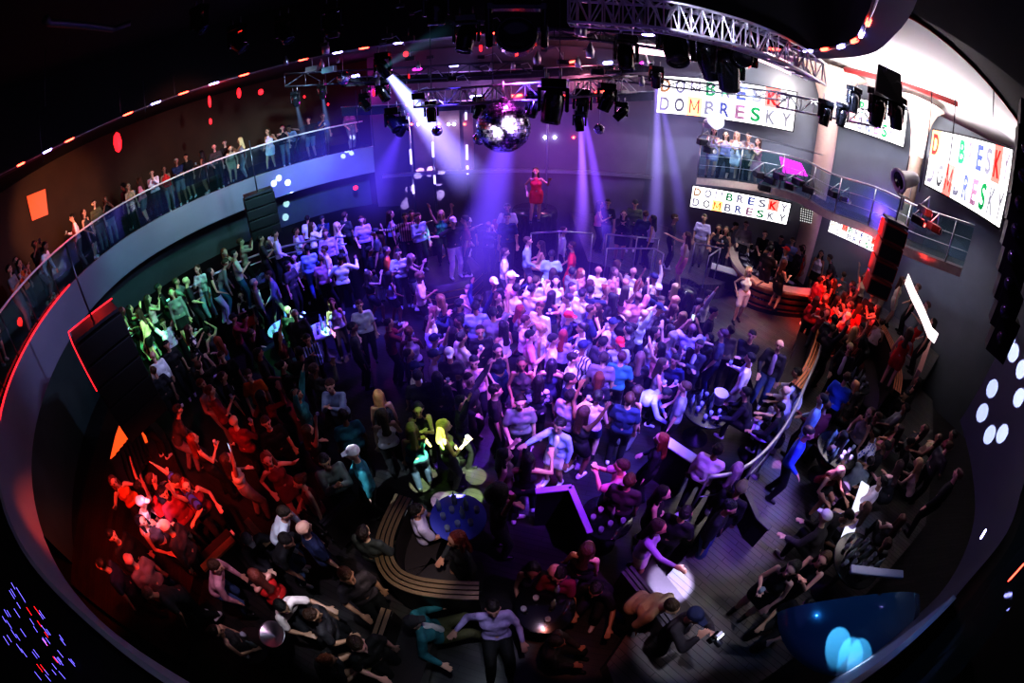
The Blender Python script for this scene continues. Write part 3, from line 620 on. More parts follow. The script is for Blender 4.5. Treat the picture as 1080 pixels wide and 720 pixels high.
# ---------------- speakers
def line_array(c, w_, d_, h_, n, R, m1, m2, lab, lean=.0):
    root = empty('speaker_array', c); tag(root, lab, 'speaker')
    for i in range(n):
        g = MB(); z = -h_*(i+.5)/n; off = R@Vector((0, -lean*(i/n)**2, 0))
        g.box(Vector((0, 0, z))+off, (w_, d_, h_/n*.93), m1, R, .02); g.box(Vector((0, 0, z))+off+R@Vector((0, -d_/2-.005, 0)), (w_*.9, .02, h_/n*.7), m2, R); g.build('speaker_cabinet', root)
    g = MB(); g.box((0, 0, .06), (w_*.95, d_*.9, .06), M['dmetal'], R); g.tube([Vector((0, 0, .06)), Vector((0, 0, 1.6))], .02, M['dmetal'], 6); g.build('flying_frame', root); return root
A0 = atd(100, 342, 8.2); R_ = Matrix.Rotation(math.radians(-115), 3, 'Z')
line_array(A0, 1.15, .8, 2.3, 5, R_, M['speaker'], M['black'], 'tall black speaker array with red top edge hanging below the left balcony', .15)
g = MB(); g.tube([A0+R_@Vector((x, y, .1)) for x, y in ((-.6, -.42), (.6, -.42), (.6, .42))], .014, M['redg'], 6); g.tube([A0+R_@Vector((.6, .42, .1)), A0+R_@Vector((.6, .42, -.9))], .012, M['redg'], 6); o = g.build('red_edge_light'); tag(o, 'red light tube along the top edge of the left speaker array', 'light strip')
line_array(atd(272, 205, 12.3), .9, .6, 1.25, 4, Matrix.Rotation(math.radians(-140), 3, 'Z'), M['speaker'], M['black'], 'dark speaker array hung against the grey fascia at left')
line_array(atd(944, 236, 10.2), .62, .6, 1.7, 4, Matrix.Rotation(math.radians(-35), 3, 'Z'), M['redspk'], M['speaker'], 'red sided speaker array hanging at the right of the booth', .1)
g = MB()
for i in range(9):
    p = atd(1086-i*3.6, 135+i*27, 5.0); g.box(p, (.34, .3, .45), M['black'], Matrix.Rotation(.5, 3, 'Z'))
    g.lathe(p+Vector((-.25, -.1, 0)), [(.001, .05), (.07, .04), (.08, 0), (.08, -.15)], M['gloss'], align((-1, -.3, 0)), 10)
o = g.build('lamp_tower'); tag(o, 'black vertical tower of lamp housings at the far right edge', 'lamp tower')

# ---------------- disc jockey booth: curved copper counter
def arc_pts(pxs, z): return [at(u, v, z) for u, v in pxs]
BT = spline(arc_pts([(787, 251), (772, 259), (770, 270), (779, 285), (795, 297), (818, 305), (845, 310), (868, 312)], 1.45), 5)
root = empty('dj_booth'); tag(root, 'curved copper fronted booth with a pale wooden counter edge', 'booth')
def nb(pts, i):
    t = (pts[min(i+1, len(pts)-1)]-pts[max(i-1, 0)]); t.z = 0; t.normalize(); n = Vector((t.y, -t.x, 0)); return n
cx = sum((p for p in BT), Vector())/len(BT); cin = Vector((8.9, 12.2, 1.45))
def ins(pts, d): return [p+(cin-p).normalized()*d for p in pts]
g = MB(); tin = ins(BT, .45); g.ribbon(BT, tin, M['woodw']); g.ribbon([p-Vector((0, 0, .07)) for p in BT], BT, M['woodw']); g.ribbon(tin, [p-Vector((0, 0, .3)) for p in tin], M['black']); g.build('counter_top', root)
for k in range(4):
    g = MB(); z1 = 1.37-k*.22; z0 = z1-.18; o0 = .02+.05*k
    g.ribbon([Vector((p.x, p.y, z0)) for p in ins(BT, .12+o0)], [Vector((p.x, p.y, z1)) for p in ins(BT, .02+o0)], M['copper']); g.ribbon([Vector((p.x, p.y, z0-.04)) for p in ins(BT, .2+o0)], [Vector((p.x, p.y, z0)) for p in ins(BT, .12+o0)], M['black']); g.build('copper_panel', root)
g = MB(); g.ribbon([Vector((p.x, p.y, .45)) for p in ins(BT, .25)], [Vector((p.x, p.y, .75)) for p in ins(BT, .22)], M['black']); g.build('plinth', root)
g = MB(); desk = [Vector((p.x, p.y, 1.3)) for p in ins(BT, .5)]; g.ribbon(desk, [Vector((p.x, p.y, 1.3)) for p in ins(BT, 1.3)], M['gloss']); g.build('equipment_desk', root)
g = MB(); db = [(p.x, p.y) for p in ins(BT, .4)]; g.prism(db+[(11.2, 8.6), (11.5, 9.6), (9.9, 11.5), (8.0, 13.0)], .5, .8, M['black']); g.build('floor_booth', kind='structure')
for i in range(3, len(desk)-3, 3):
    p = (desk[i]+Vector((p_.x, p_.y, 1.3)))/2 if False else desk[i].lerp(Vector((ins(BT, 1.3)[i].x, ins(BT, 1.3)[i].y, 1.3)), .4)
    g = MB(); R = Matrix.Rotation(i*.12, 3, 'Z'); g.box(p+Vector((0, 0, .06)), (.36, .36, .1), M['dmetal'], R, .015)
    g.lathe(p+Vector((0, 0, .11)), [(.13, 0), (.13, .02), (.001, .025)], M['metal'], n=18)
    for q in range(5): g.lathe(p+R@Vector((-.14+.07*q, -.15, .11)), [(.015, 0), (.012, .03), (.001, .032)], M['ice'], n=6)
    o = g.build('turntable'); tag(o, 'dark record deck with pale platter on the booth desk', 'deck', 'decks along the booth desk')
# small bright stage steps / monitor in front of booth
g = MB(); c = at(762, 292, 1.0); g.box(c, (.9, .6, .5), M['gloss'], Matrix.Rotation(-.5, 3, 'Z'), .03); g.box(c+Vector((0, 0, .26)), (.86, .5, .03), M['ice'], Matrix.Rotation(-.5, 3, 'Z')); o = g.build('stage_monitor'); tag(o, 'black monitor box with a pale top just left of the copper booth', 'monitor')

# ---------------- curved benches on the right tier
def bench(pxs, zf, h, depth, lab, mt, name='curved_bench', side=1, n=5, slats=4, ledge=.28):
    pts = spline([at(u, v, zf+h) for u, v in pxs], n); root = empty(name); tag(root, lab, 'bench')
    def off(d): return [p+nb(pts, i)*d*side for i, p in enumerate(pts)]
    for k in range(slats):
        g = MB(); z = Vector((0, 0, -.0)); a = off(k*ledge/slats); b = off((k+.75)*ledge/slats)
        g.ribbon(a, b, mt); g.ribbon([p-Vector((0, 0, .05)) for p in a], a, mt); g.ribbon(b, [p-Vector((0, 0, .05)) for p in b], M['black']); g.build('back_rail', root)
    g = MB(); g.ribbon([Vector((p.x, p.y, zf)) for p in off(.01)], [p-Vector((0, 0, .04)) for p in off(.01)], M['leather']); g.ribbon([p-Vector((0, 0, .05)) for p in off(ledge)], [Vector((p.x, p.y, zf+.42)) for p in off(ledge+.04)], M['leather']); g.build('backrest', root)
    g = MB(); g.ribbon([Vector((p.x, p.y, zf+.44)) for p in off(ledge)], [Vector((p.x, p.y, zf+.46)) for p in off(ledge+depth)], M['leather']); g.ribbon([Vector((p.x, p.y, zf+.46)) for p in off(ledge+depth)], [Vector((p.x, p.y, zf+.02)) for p in off(ledge+depth)], M['leather']); g.build('seat', root)
    return root
bench([(417, 520), (404, 545), (396, 568), (396, 592), (408, 612), (430, 624), (462, 630), (505, 632)], .1, .95, .5, 'curved bench with brass striped back rail at bottom centre', M['brass'], side=-1)
bench([(928, 335), (940, 355), (948, 375), (952, 398), (950, 415)], .5, 1.25, .5, 'curved copper slatted bench back at far right', M['copper'], side=1)
bench([(872, 342), (868, 365), (858, 392), (845, 410)], .5, 1.0, .4, 'red lit curved bench below the copper booth', M['copper'], side=1)
bench([(402, 640), (392, 668), (378, 708)], .1, .9, .5, 'dark bench with brass edge at the bottom left of centre', M['brass'], side=-1, slats=2, ledge=.16)
bench([(655, 603), (678, 632), (700, 662)], .1, .9, .5, 'dark bench with pale edge strips beside the lit walkway', M['dmetal'], side=-1, slats=3, ledge=.2)
bench([(248, 570), (232, 585), (215, 602)], .3, .8, .45, 'short bench with a red lit wooden edge in the lower left', M['copper'], side=1, slats=1, ledge=.18)
bench([(262, 545), (275, 560), (286, 572)], .3, .8, .45, 'short wooden edged bench between the lower left groups', M['brass'], side=1, slats=1, ledge=.16)
bench([(375, 525), (357, 540), (342, 555)], .3, .8, .45, 'angled dark bench left of the round blue topped table', M['dmetal'], side=1, slats=2, ledge=.14)
# violet topped partition
def wallbox(pxs, zf, z1, wdt, m, mtop, name, lab, cat):
    pts = [at(u, v, z1) for u, v in pxs]; g = MB()
    for a, b in zip(pts, pts[1:]):
        d = (b-a); L = d.length; ang = math.atan2(d.y, d.x); R = Matrix.Rotation(ang, 3, 'Z'); c = (a+b)/2
        g.box((c.x, c.y, (zf+z1-.04)/2), (L, wdt, z1-.04-zf), m, R); g.box((c.x, c.y, z1-.02), (L+.04, wdt+.06, .04), mtop, R, .01)
    o = g.build(name); tag(o, lab, cat); return o
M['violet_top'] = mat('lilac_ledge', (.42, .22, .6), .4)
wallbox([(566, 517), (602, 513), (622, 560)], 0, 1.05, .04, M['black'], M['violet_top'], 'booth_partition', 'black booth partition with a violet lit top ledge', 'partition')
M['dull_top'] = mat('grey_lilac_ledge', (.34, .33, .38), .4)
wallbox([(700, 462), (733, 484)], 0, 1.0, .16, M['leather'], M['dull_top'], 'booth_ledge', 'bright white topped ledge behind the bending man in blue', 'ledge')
wallbox([(784, 510), (800, 545), (812, 556)], .5, 1.1, .05, M['black'], M['dmetal'], 'walk_partition', 'low dark partition edging the walkway', 'partition')

# ---------------- curved walkway railing
WRL = spline([at(869, 322, 1.6), at(869, 350, 1.6), at(862, 378, 1.6), at(850, 405, 1.6), at(838, 432, 1.6), at(822, 458, 1.6), at(800, 482, 1.6), at(775, 498, 1.6), at(748, 503, 1.6)], 5)
wr = empty('walkway_railing'); tag(wr, 'curved bright handrail sweeping round the right walkway', 'railing')
g = MB(); g.tube(WRL, .035, M['metal'], 8); g.build('handrail', wr)
g = MB(); g.tube([p-Vector((0, 0, .5)) for p in WRL], .014, M['metal'], 6); g.build('lower_rail', wr)
for i in range(0, len(WRL), 5):
    g = MB(); p = WRL[i]; g.tube([p, Vector((p.x, p.y, .52))], .022, M['metal'], 6); g.lathe((p.x, p.y, .5), [(.1, 0), (.1, .02), (.02, .04)], M['metal'], n=12); g.build('post', wr)
def guard(pxs, z, zf, lab, cat='railing'):
    r_ = empty('guard_rail'); tag(r_, lab, cat); pts = [at(u, v, z) for u, v in pxs]
    g = MB(); g.tube(pts, .025, M['metal'], 6); g.build('handrail', r_)
    for p in pts: g = MB(); g.tube([p, Vector((p.x, p.y, zf))], .02, M['metal'], 6); g.build('post', r_)
guard([(560, 246), (590, 244), (625, 246)], 2.0, 1.0 if False else 0, 'pale guard rail below the podium dancer')
guard([(640, 247), (672, 250), (695, 252)], 2.0, 1.0, 'guard rail along the front of the back platform')
guard([(733, 256), (760, 262), (748, 270)], 2.0, 1.0, 'small guard rail beside the man in the pale shirt')
guard([(640, 262), (690, 262), (700, 268)], 1.9, .9, 'curved guard rail in front of the dark group on the platform')

# ---------------- podiums
g = MB(); c = at(467, 282, 1.05); g.lathe((c.x, c.y, 0), [(1.1, 0), (1.1, 1.0), (1.0, 1.02), (.001, 1.02)], M['leather'], n=8)
for k in range(4): g.lathe((c.x, c.y, .2+k*.2), [(1.12, 0), (1.12, .03)], M['brass'], n=8)
o = g.build('podium'); tag(o, 'eight sided dark podium under the group lit green white', 'podium'); PODC = c
g = MB(); c2 = at(564, 219, 2.0); g.lathe((c2.x, c2.y, 0), [(.75, 0), (.75, 1.9), (.7, 1.98), (.001, 2.0)], M['gloss'], n=28); o = g.build('podium'); tag(o, 'tall round dark podium under the dancer in red', 'podium')
g = MB(); g.tube([Vector((c2.x+.35, c2.y, 2.0)), Vector((c2.x+.35, c2.y, 6.5))], .03, M['metal'], 8); o = g.build('dance_pole'); tag(o, 'upright pole beside the dancer in red', 'pole')
g = MB(); c3 = at(723, 300, 1.1); g.lathe((c3.x, c3.y, 0), [(.45, 0), (.45, 1.08), (.001, 1.1)], M['gloss'], n=20); o = g.build('podium'); tag(o, 'low round podium below the raised performer in white', 'podium')
M['postl'] = emat('violet_white_glow', (.55, .45, 1), 1.6)  # glow put on stretches of the far posts so they read bright
# ---------------- far glazed wall mullions and panels
for i, (u, lab) in enumerate([(432, 0), (456, 0), (492, 0), (524, 0), (560, 0), (582, 0), (600, 0)]):
    p = atd(u, 140, 16.4); g = MB(); g.tube([Vector((p.x, p.y, 1.0)), Vector((p.x, p.y, 5.9))], .045, M['metal'], 8); o = g.build('steel_post'); tag(o, 'slim shiny upright post in front of the far smoked wall', 'post', 'upright posts along the far wall'); [(lambda g: (g.tube([Vector((p.x, p.y-.05, z_)), Vector((p.x, p.y-.05, z_+l_))], .045, M['postl'], 6), g.build('post_glow', o)))(MB()) for z_, l_ in ((1.9+.3*(i % 3), .35), (3.1+.2*(i % 2), .6), (4.7-.3*(i % 2), .3))]
g = MB()
pp = [atd(u, v, 16.5) for u, v in ((405, 190), (690, 183))]; g.box((pp[0]+pp[1])/2, ((pp[1]-pp[0]).length, .2, .12), M['metal']); o = g.build('far_ledge'); tag(o, 'pale horizontal ledge across the far smoked wall', 'ledge')
for i, (u0, u1, v0, v1) in enumerate([(432, 486, 120, 180), (488, 500, 120, 180), (590, 640, 114, 178), (540, 588, 116, 178)]):
    a, b = atd(u0, v0, 16.3), atd(u1, v1, 16.3); g = MB(); g.box(((a.x+b.x)/2, 16.3, (a.z+b.z)/2), (abs(a.x-b.x), .08, abs(a.z-b.z)), mat('rosy_panel', (.30, .20, .24), .4, noise=.3, nscale=2)); o = g.build('wall_panel'); tag(o, ['rose grey panel under the left of the straight truss', 'narrow rose grey panel beside the mirror ball', 'rose grey panel right of the mirror ball', 'rose grey panel behind the mirror ball'][i], 'panel')
for i, u in enumerate([434, 441, 452, 463, 473, 479, 490, 575, 585, 605]):
    p = atd(u, 131 if u < 500 else 145, 16.1); g = MB(); g.lathe(p, [(.001, -.06), (.06, 0), (.001, .06)], M['lampw'] if i % 3 else M['redl'], n=8); o = g.build('downlight'); tag(o, 'tiny bright lamp in the row across the far wall', 'lamp', 'tiny lamps across the far wall')

# ---------------- glossy blue hood in the near right corner
M['hood'] = mat('glossy_teal_shell', (.02, .10, .16), .22, coat=.6)
ha = at(828, 640, 2.9); hb = at(975, 628, 2.9); g = MB(); cx_ = (ha+hb)/2; ax = (hb-ha); L = ax.length/2; ax.normalize(); ay = Vector((-ax.y, ax.x, 0)); vs = []; nU, nV = 24, 10
for j in range(nV+1):
    for i in range(nU+1):
        a = PI+PI*i/nU; r = 1-.0*j; q = j/nV
        vs.append(cx_+ax*(math.cos(a)*L*math.cos(q*PI/2*.98))+ay*(math.sin(a)*.75*math.cos(q*PI/2*.98))+Vector((0, 0, .38*math.sin(q*PI/2)-.15)))
g.add(vs, [(j*(nU+1)+i, j*(nU+1)+i+1, (j+1)*(nU+1)+i+1, (j+1)*(nU+1)+i) for j in range(nV) for i in range(nU)], M['hood'], True)
g.poly([vs[i]+Vector((0, 0, 0)) for i in range(nU, -1, -1)], M['black'])
o = g.build('curved_hood'); tag(o, 'glossy blue lit curved hood in the bottom right corner', 'hood')
g = MB(); a = at(897, 600, 3.0); b = at(952, 606, 3.0); g.box((a+b)/2, ((b-a).length, .1, .04), M['dull_top'], Matrix.Rotation(math.atan2((b-a).y, (b-a).x), 3, 'Z'), .01); o = g.build('white_shelf'); tag(o, 'white shelf edge at the back of the blue lit hood', 'shelf')

# ---------------- tables with bottles
def bottle(p, h, m, lab, grp, name='bottle'):
    g = MB(); r = h*.13; g.lathe(p, [(.001, 0), (r, 0), (r, h*.58), (r*.45, h*.75), (r*.35, h*.98), (.001, h)], m, n=10); o = g.build(name); tag(o, lab, 'bottle', grp)
def bucket(p, lab):
    g = MB(); g.lathe(p, [(.001, 0), (.11, 0), (.14, .24), (.155, .25), (.15, .235), (.105, .03), (.001, .03)], M['ice'], n=18); o = g.build('ice_bucket'); tag(o, lab, 'ice bucket')
def table(u, v, zf, h, r, mt, lab, bl, nb_, shape='round'):
    c = at(u, v, zf+h); root = empty('drinks_table', (c.x, c.y, zf)); tag(root, lab, 'table')
    g = MB(); g.lathe((0, 0, h), [(r*.96, -.05), (r, -.03), (r, -.005), (r*.97, 0), (.001, 0)], mt, n=36); g.build('tabletop', root)
    g = MB(); g.lathe((0, 0, 0), [(.28, 0), (.28, .03), (.06, .06), (.05, h-.06), (.12, h-.04)], M['dmetal'], n=18); g.build('pedestal', root)
    for k in range(nb_):
        a = k*2.4; rr = r*.75*math.sqrt((k+.5)/nb_); p = Vector((c.x+rr*math.cos(a), c.y+rr*math.sin(a), zf+h))
        if k % 3 == 0: bottle(p, .3, M['bottle'], 'tall bottle standing on '+bl, 'bottles on '+bl)
        else:
            g = MB(); g.lathe(p, [(.001, 0), (.035, 0), (.042, .12), (.036, .12), (.03, .01), (.001, .01)], M['tumbler'], n=10); o = g.build('drinking_glass'); tag(o, 'clear drinking glass standing on '+bl, 'glass', 'glasses on '+bl)
    return c
M['bluetop'] = mat('blue_table_top', (.10, .12, .55), .2, coat=.5)
table(483, 545, 0, .8, .42, M['bluetop'], 'round blue topped table with drinks inside the brass railed bench', 'the round blue topped table', 10)
c = table(745, 432, 0, .8, .5, M['gloss'], 'dark round table with an ice bucket beside the bending man', 'the dark table by the bending man', 12); bucket(at(757, 424, .95), 'glowing white ice bucket on the dark table by the bending man')
table(884, 474, .5, .8, .5, M['gloss'], 'dark round table crowded with bottles on the right walkway', 'the right walkway table', 14)
table(905, 404, .5, .8, .38, M['gloss'], 'small dark table behind the man in the bright blue shirt', 'the table behind the man in bright blue', 9)
table(640, 545, 0, .8, .4, M['gloss'], 'dark table with chairs of chrome by the man with the pink lit face', 'the table by the pink lit man', 8)
table(300, 345, 0, .8, .5, M['ice'], 'round pale table lit pale green in the left of the hall', 'the pale green table', 8)
table(338, 348, 0, .8, .42, M['ice'], 'round pale table lit white beside the green one', 'the white lit table', 8)
table(265, 680, .1, .7, .3, M['leather'], 'small red sided table by the shiny ice bowl at bottom left', 'the small red sided table', 3)
g = MB(); p = at(292, 672, .85); g.lathe(p, [(.001, 0), (.12, .01), (.2, .14), (.21, .16), (.19, .15), (.001, .04)], M['metal'], n=20); o = g.build('ice_bowl'); tag(o, 'shiny metal ice bowl beside the man in white at bottom left', 'bowl')
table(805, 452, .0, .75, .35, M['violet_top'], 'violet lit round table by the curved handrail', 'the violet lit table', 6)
table(905, 590, .5, 1.0, .5, M['gloss'], 'dark table full of glassware above the blue lit hood', 'the glassware table', 20)
table(140, 372, .3, .8, .35, M['ice'], 'small round table glowing green beside the left speaker', 'the green table by the speaker', 5)
table(575, 640, 0, .75, .4, M['gloss'], 'dark low table at bottom centre between seated guests', 'the dark low table', 5)
# white lit counter at the right
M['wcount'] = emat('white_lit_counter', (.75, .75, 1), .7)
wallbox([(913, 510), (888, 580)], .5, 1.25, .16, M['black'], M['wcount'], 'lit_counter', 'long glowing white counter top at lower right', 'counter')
wallbox([(950, 305), (985, 345), (970, 390)], .5, 1.9, .1, M['cream'], mat('white_hot_edge', (.7, .4, .35), .5), 'booth_wall', 'curved back wall of the red lit booth at far right', 'partition')
g = MB(); M['stripl'] = emat('pink_white_glow', (1, .8, .8), 1.3); pts = [atd(u, v, 10.9) for u, v in ((958, 288), (965, 305), (975, 325), (983, 345), (990, 352))]; g.ribbon(pts, [q+Vector((0, 0, -.28)) for q in pts], M['stripl']); o = g.build('light_strip'); tag(o, 'broad white glowing strip behind the red lit booth', 'light strip')
# crowd of small clutter in left corner: staircase by speaker
g = MB()
for k in range(7): g.box(Vector((-8.7+.16*k, 4.0-.22*k, .35+.12*k)), (1.3, .26, .1), M['leather'], Matrix.Rotation(-.6, 3, 'Z'))
o = g.build('corner_steps'); tag(o, 'dark steps climbing beside the left speaker array', 'steps')
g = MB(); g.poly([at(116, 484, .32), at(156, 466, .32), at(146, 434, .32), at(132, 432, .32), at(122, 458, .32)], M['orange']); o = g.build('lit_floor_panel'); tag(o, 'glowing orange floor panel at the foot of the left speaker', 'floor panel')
# soffit LED reflections in the near right glass, built as glowing capsules
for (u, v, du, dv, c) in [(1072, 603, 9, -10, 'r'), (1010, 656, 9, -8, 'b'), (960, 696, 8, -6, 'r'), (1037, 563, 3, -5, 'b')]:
    capsule_between('led_reflection', atd(u-du, v-dv, 4.2 if u > 1000 else 3.4), atd(u+du, v+dv, 4.2 if u > 1000 else 3.4), .012, M['redl'] if c == 'r' else M['bluel'], ('red' if c == 'r' else 'white')+' light reflected along the near right balustrade', 'light', ('red' if c == 'r' else 'white')+' light reflections along the near right balustrade')
M['sparkl'] = emat('blue_sparkle', (.2, .16, 1), 1.6)  # sparkles reflected in the bottom left glass, built as emissive slivers
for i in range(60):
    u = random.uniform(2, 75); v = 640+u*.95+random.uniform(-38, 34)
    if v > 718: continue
    p = atd(u, v, 3.2); g = MB(); q = p+Vector((.07*random.uniform(.3, 1), -.02, -.035)); g.tube([p, q], .0028, M['sparkl'] if i % 8 else M['redg'], 5); o = g.build('glass_glint'); tag(o, 'tiny blue glint reflected in the glass at the bottom left corner', 'reflection', 'blue reflected glints at bottom left')
# ================================================================ LIGHT
def spot(p, tgt, col, power, ang, blend=.4, r=.06, name='spot'):
    l = bpy.data.lights.new(name, 'SPOT'); l.energy = power; l.color = col; l.spot_size = math.radians(ang); l.spot_blend = blend; l.shadow_soft_size = r
    o = bpy.data.objects.new(name, l); C.objects.link(o); o.location = p
    o.rotation_euler = (Vector(tgt)-Vector(p)).to_track_quat('-Z', 'Y').to_euler(); return o
def point(p, col, power, r=.2):
    l = bpy.data.lights.new('glow', 'POINT'); l.energy = power; l.color = col; l.shadow_soft_size = r
    o = bpy.data.objects.new('glow', l); C.objects.link(o); o.location = p; return o
def area(p, tgt, col, power, sx, sy):
    l = bpy.data.lights.new('wash', 'AREA'); l.energy = power; l.color = col; l.shape = 'RECTANGLE'; l.size = sx; l.size_y = sy
    o = bpy.data.objects.new('wash', l); C.objects.link(o); o.location = p
    o.rotation_euler = (Vector(tgt)-Vector(p)).to_track_quat('-Z', 'Y').to_euler(); return o
VIO = (.28, .09, 1); BLU = (.10, .09, 1); MAG = (1, .12, .8); LIL = (.42, .27, 1); RED = (1, .07, .05); GRN = (.08, 1, .35); LIM = (.45, 1, .12); WHT = (1, .97, 1); TEAL = (.15, .8, .75)
def px(u, v, z=1.2): return at(u, v, z)
# violet / lilac wash over the packed centre
spot((1.2, 9.0, 6.4), px(560, 350), VIO, 4200, 46, .7); spot((3.2, 7.0, 6.8), px(640, 330), LIL, 2200, 40, .7)
spot((-1.5, 6.5, 6.8), px(500, 330), VIO, 2600, 42, .7); spot((2.5, 3.0, 7.0), px(620, 430), VIO, 2600, 40, .7)
spot((1.0, 2.0, 7.2), px(600, 380), LIL, 1500, 36, .6); spot((4.8, 5.0, 6.8), px(700, 400), BLU, 3600, 36, .6)
spot((4.0, 9.5, 7.0), px(690, 330), LIL, 2600, 30, .6); spot((0.2, 8, 6.0), px(570, 300), LIL, 1800, 40, .7)
spot((1.5, 5.2, 6.5), px(570, 410, 1.5), MAG, 900, 22, .6); spot((2.6, 8, 6.8), px(585, 335), MAG, 700, 20, .6)
spot((3.6, 2.4, 6.8), px(690, 430, 1.4), (.3, .3, 1), 1900, 16, .5); spot((2.0, 1.2, 6.6), px(590, 470, 1.4), (.45, .5, 1), 700, 12, .4)
spot((3.5, 0.8, 6.5), px(780, 500, 1.3), VIO, 1200, 34, .6); spot((3.0, 1.0, 6.8), px(640, 540, 1.2), (.5, .1, 1), 900, 26, .6); spot((2.2, 1.5, 6.8), px(650, 510, 1.4), (1, .1, .35), 420, 9, .5)
spot((6, 1.5, 7.0), px(860, 440, 1.6), (.15, .2, 1), 1700, 20, .6); spot((6.2, 1.2, 6.8), px(840, 490, 1.4), (.25, .3, 1), 1100, 16, .6); spot((6, 3.0, 7.2), px(790, 400, 1.5), LIL, 900, 24, .6)
# green left
spot((-4, 4, 7.2), px(150, 385, .8), GRN, 1400, 14, .3); spot((-5, 5, 7.0), px(170, 345, 1.3), GRN, 1000, 14, .4); spot((-4, 7, 7), px(300, 360, .5), GRN, 900, 16, .5); spot((-5, 6, 7), px(210, 370, .5), GRN, 900, 16, .5)
spot((-1.5, 4, 6.8), px(470, 460, 1.2), LIM, 520, 13, .4); spot((-2.6, 3, 6.6), px(405, 420, 1.3), (.85, 1, .9), 260, 14, .6); spot((0, 9, 6.5), PODC+Vector((0, 0, 1.0)), (.5, 1, .8), 1300, 10, .4)
spot((-3, 7.5, 7.0), (-11, 10, 2.2), (.1, .6, .45), 900, 50, .8); spot((-2, 6, 7.2), (-8.5, 14.2, 3.4), (.35, .5, .75), 1500, 50, .8); spot((-2, 5, 6.5), (-10.5, 6, 3.3), (.4, .45, .8), 900, 60, .8)
# blue / violet on the back left wall and floor
spot((-3.0, 9, 6.8), px(360, 270, 2), BLU, 2600, 44, .6); spot((-1, 11, 6.5), px(440, 180, 4), VIO, 1300, 60, .8); spot((1, 11, 7), px(560, 240, 2), (.2, .06, .9), 1100, 50, .8); spot((0, 9, 7), px(540, 190, 4), (.7, .1, .6), 700, 50, .8)
spot((0, 8.5, 6.8), px(610, 200, 3), (.22, .1, 1), 1600, 40, .8)
# red lower left, red far right booths
spot((-3.2, 1.0, 5.6), px(190, 500, 1.6), RED, 900, 36, .6); spot((-3.6, .6, 5.2), px(150, 545, 1.4), RED, 500, 44, .7); spot((-2.2, .8, 5.6), px(280, 490, 1.3), RED, 260, 26, .7); spot((-3.6, .8, 4.8), px(90, 580, .5), (1, .04, .01), 260, 40, .6); spot((-4.6, 2.2, 6.6), px(190, 460, 1.8), RED, 340, 18, .5)
spot((-2.6, .6, 5.8), px(165, 545, 1.5), (.75, .55, 1), 1100, 9, .5); spot((-2.2, 1.2, 6.4), px(310, 585, 1.4), (.9, .78, 1), 420, 18, .6); spot((-1.7, 1.0, 6.2), px(250, 625, 1.2), (1, .65, .85), 320, 16, .6); spot((-1.2, 1.2, 6.2), px(330, 650, 1.2), (.88, .88, 1), 420, 14, .6)
spot((6.5, 6, 6.8), px(885, 330, 1.5), RED, 3000, 30, .6); spot((7.5, 5, 6.5), px(968, 345, 1.6), RED, 1200, 18, .6); spot((6, 7, 7), px(820, 310, 1.6), (1, .25, .12), 700, 26, .6); spot((7.2, 7.6, 6.8), px(900, 290, 2), RED, 450, 20, .6)
# white on walkway, performers, back platform
spot((5, 8, 7.4), px(790, 340, .6), WHT, 500, 14, .5); spot((4, 6, 7.4), px(745, 320, 1.2), WHT, 420, 18, .5); spot((3.6, 9, 7.6), px(700, 255, 1.5), (.8, .75, 1), 700, 34, .7); spot((5, 9, 7.8), px(760, 240, 2), WHT, 500, 40, .7)
spot((4.8, 3.0, 7.6), px(800, 420, .6), (.9, .85, 1), 300, 22, .6); spot((4.0, 0.6, 7.2), px(770, 590, .5), (.85, .8, .9), 260, 34, .7); spot((3.0, 1.5, 6.8), px(695, 622, .1), (.62, .55, 1), 8000, 6.5, .15); spot((5, .8, 7), px(900, 520, 1), (.6, .6, 1), 420, 22, .5)
spot((0.0, 1.0, 6.6), px(440, 680, .8), (.8, .9, 1), 150, 24, .6); spot((.5, 1.2, 6.6), px(530, 650, .9), (.75, .7, 1), 200, 12, .6); spot((-.5, 1.2, 6.0), px(420, 590, 1), (1, .85, .75), 420, 20, .6); spot((2.0, 4.5, 7.2), at(760, 30, 7.5), (.8, .8, 1), 160, 70, .8); spot((.5, 7, 7.2), px(455, 330, 1), BLU, 2600, 26, .6); spot((-3, 8, 6.6), atd(345, 195, 14), (.12, .08, 1), 2600, 40, .8); spot((-2, 9, 6.6), atd(385, 230, 14), (.10, .06, 1), 1800, 36, .8); spot((-1, 9, 6.8), px(420, 300, 1), (.14, .08, 1), 1800, 28, .6); spot((1.5, 8, 7), px(520, 330, 1), (.3, .12, 1), 1800, 20, .6); spot((.6, .9, 6.4), px(620, 640, .9), (1, .35, .3), 200, 20, .6); spot((1.8, .9, 6.2), px(735, 660, 1.2), (.85, .8, 1), 300, 16, .5); spot((-.5, 1.6, 6.8), px(445, 560, 1.1), (.6, .6, 1), 150, 14, .5); spot((-2.2, 2.2, 6.6), px(380, 490, 1.1), (.7, .85, 1), 150, 14, .5)  # spots on the brass bench and curved truss added to brighten them
spot((-2.5, 3.2, 7), px(345, 420, 1.3), (.75, .75, 1), 130, 16, .6); spot((-2.6, 4.5, 7), px(370, 350, 1.3), (.4, .45, 1), 260, 14, .5)
spot((2.2, .8, 6.2), px(900, 650, 3.1), (.05, .35, 1), 60, 44, .7)
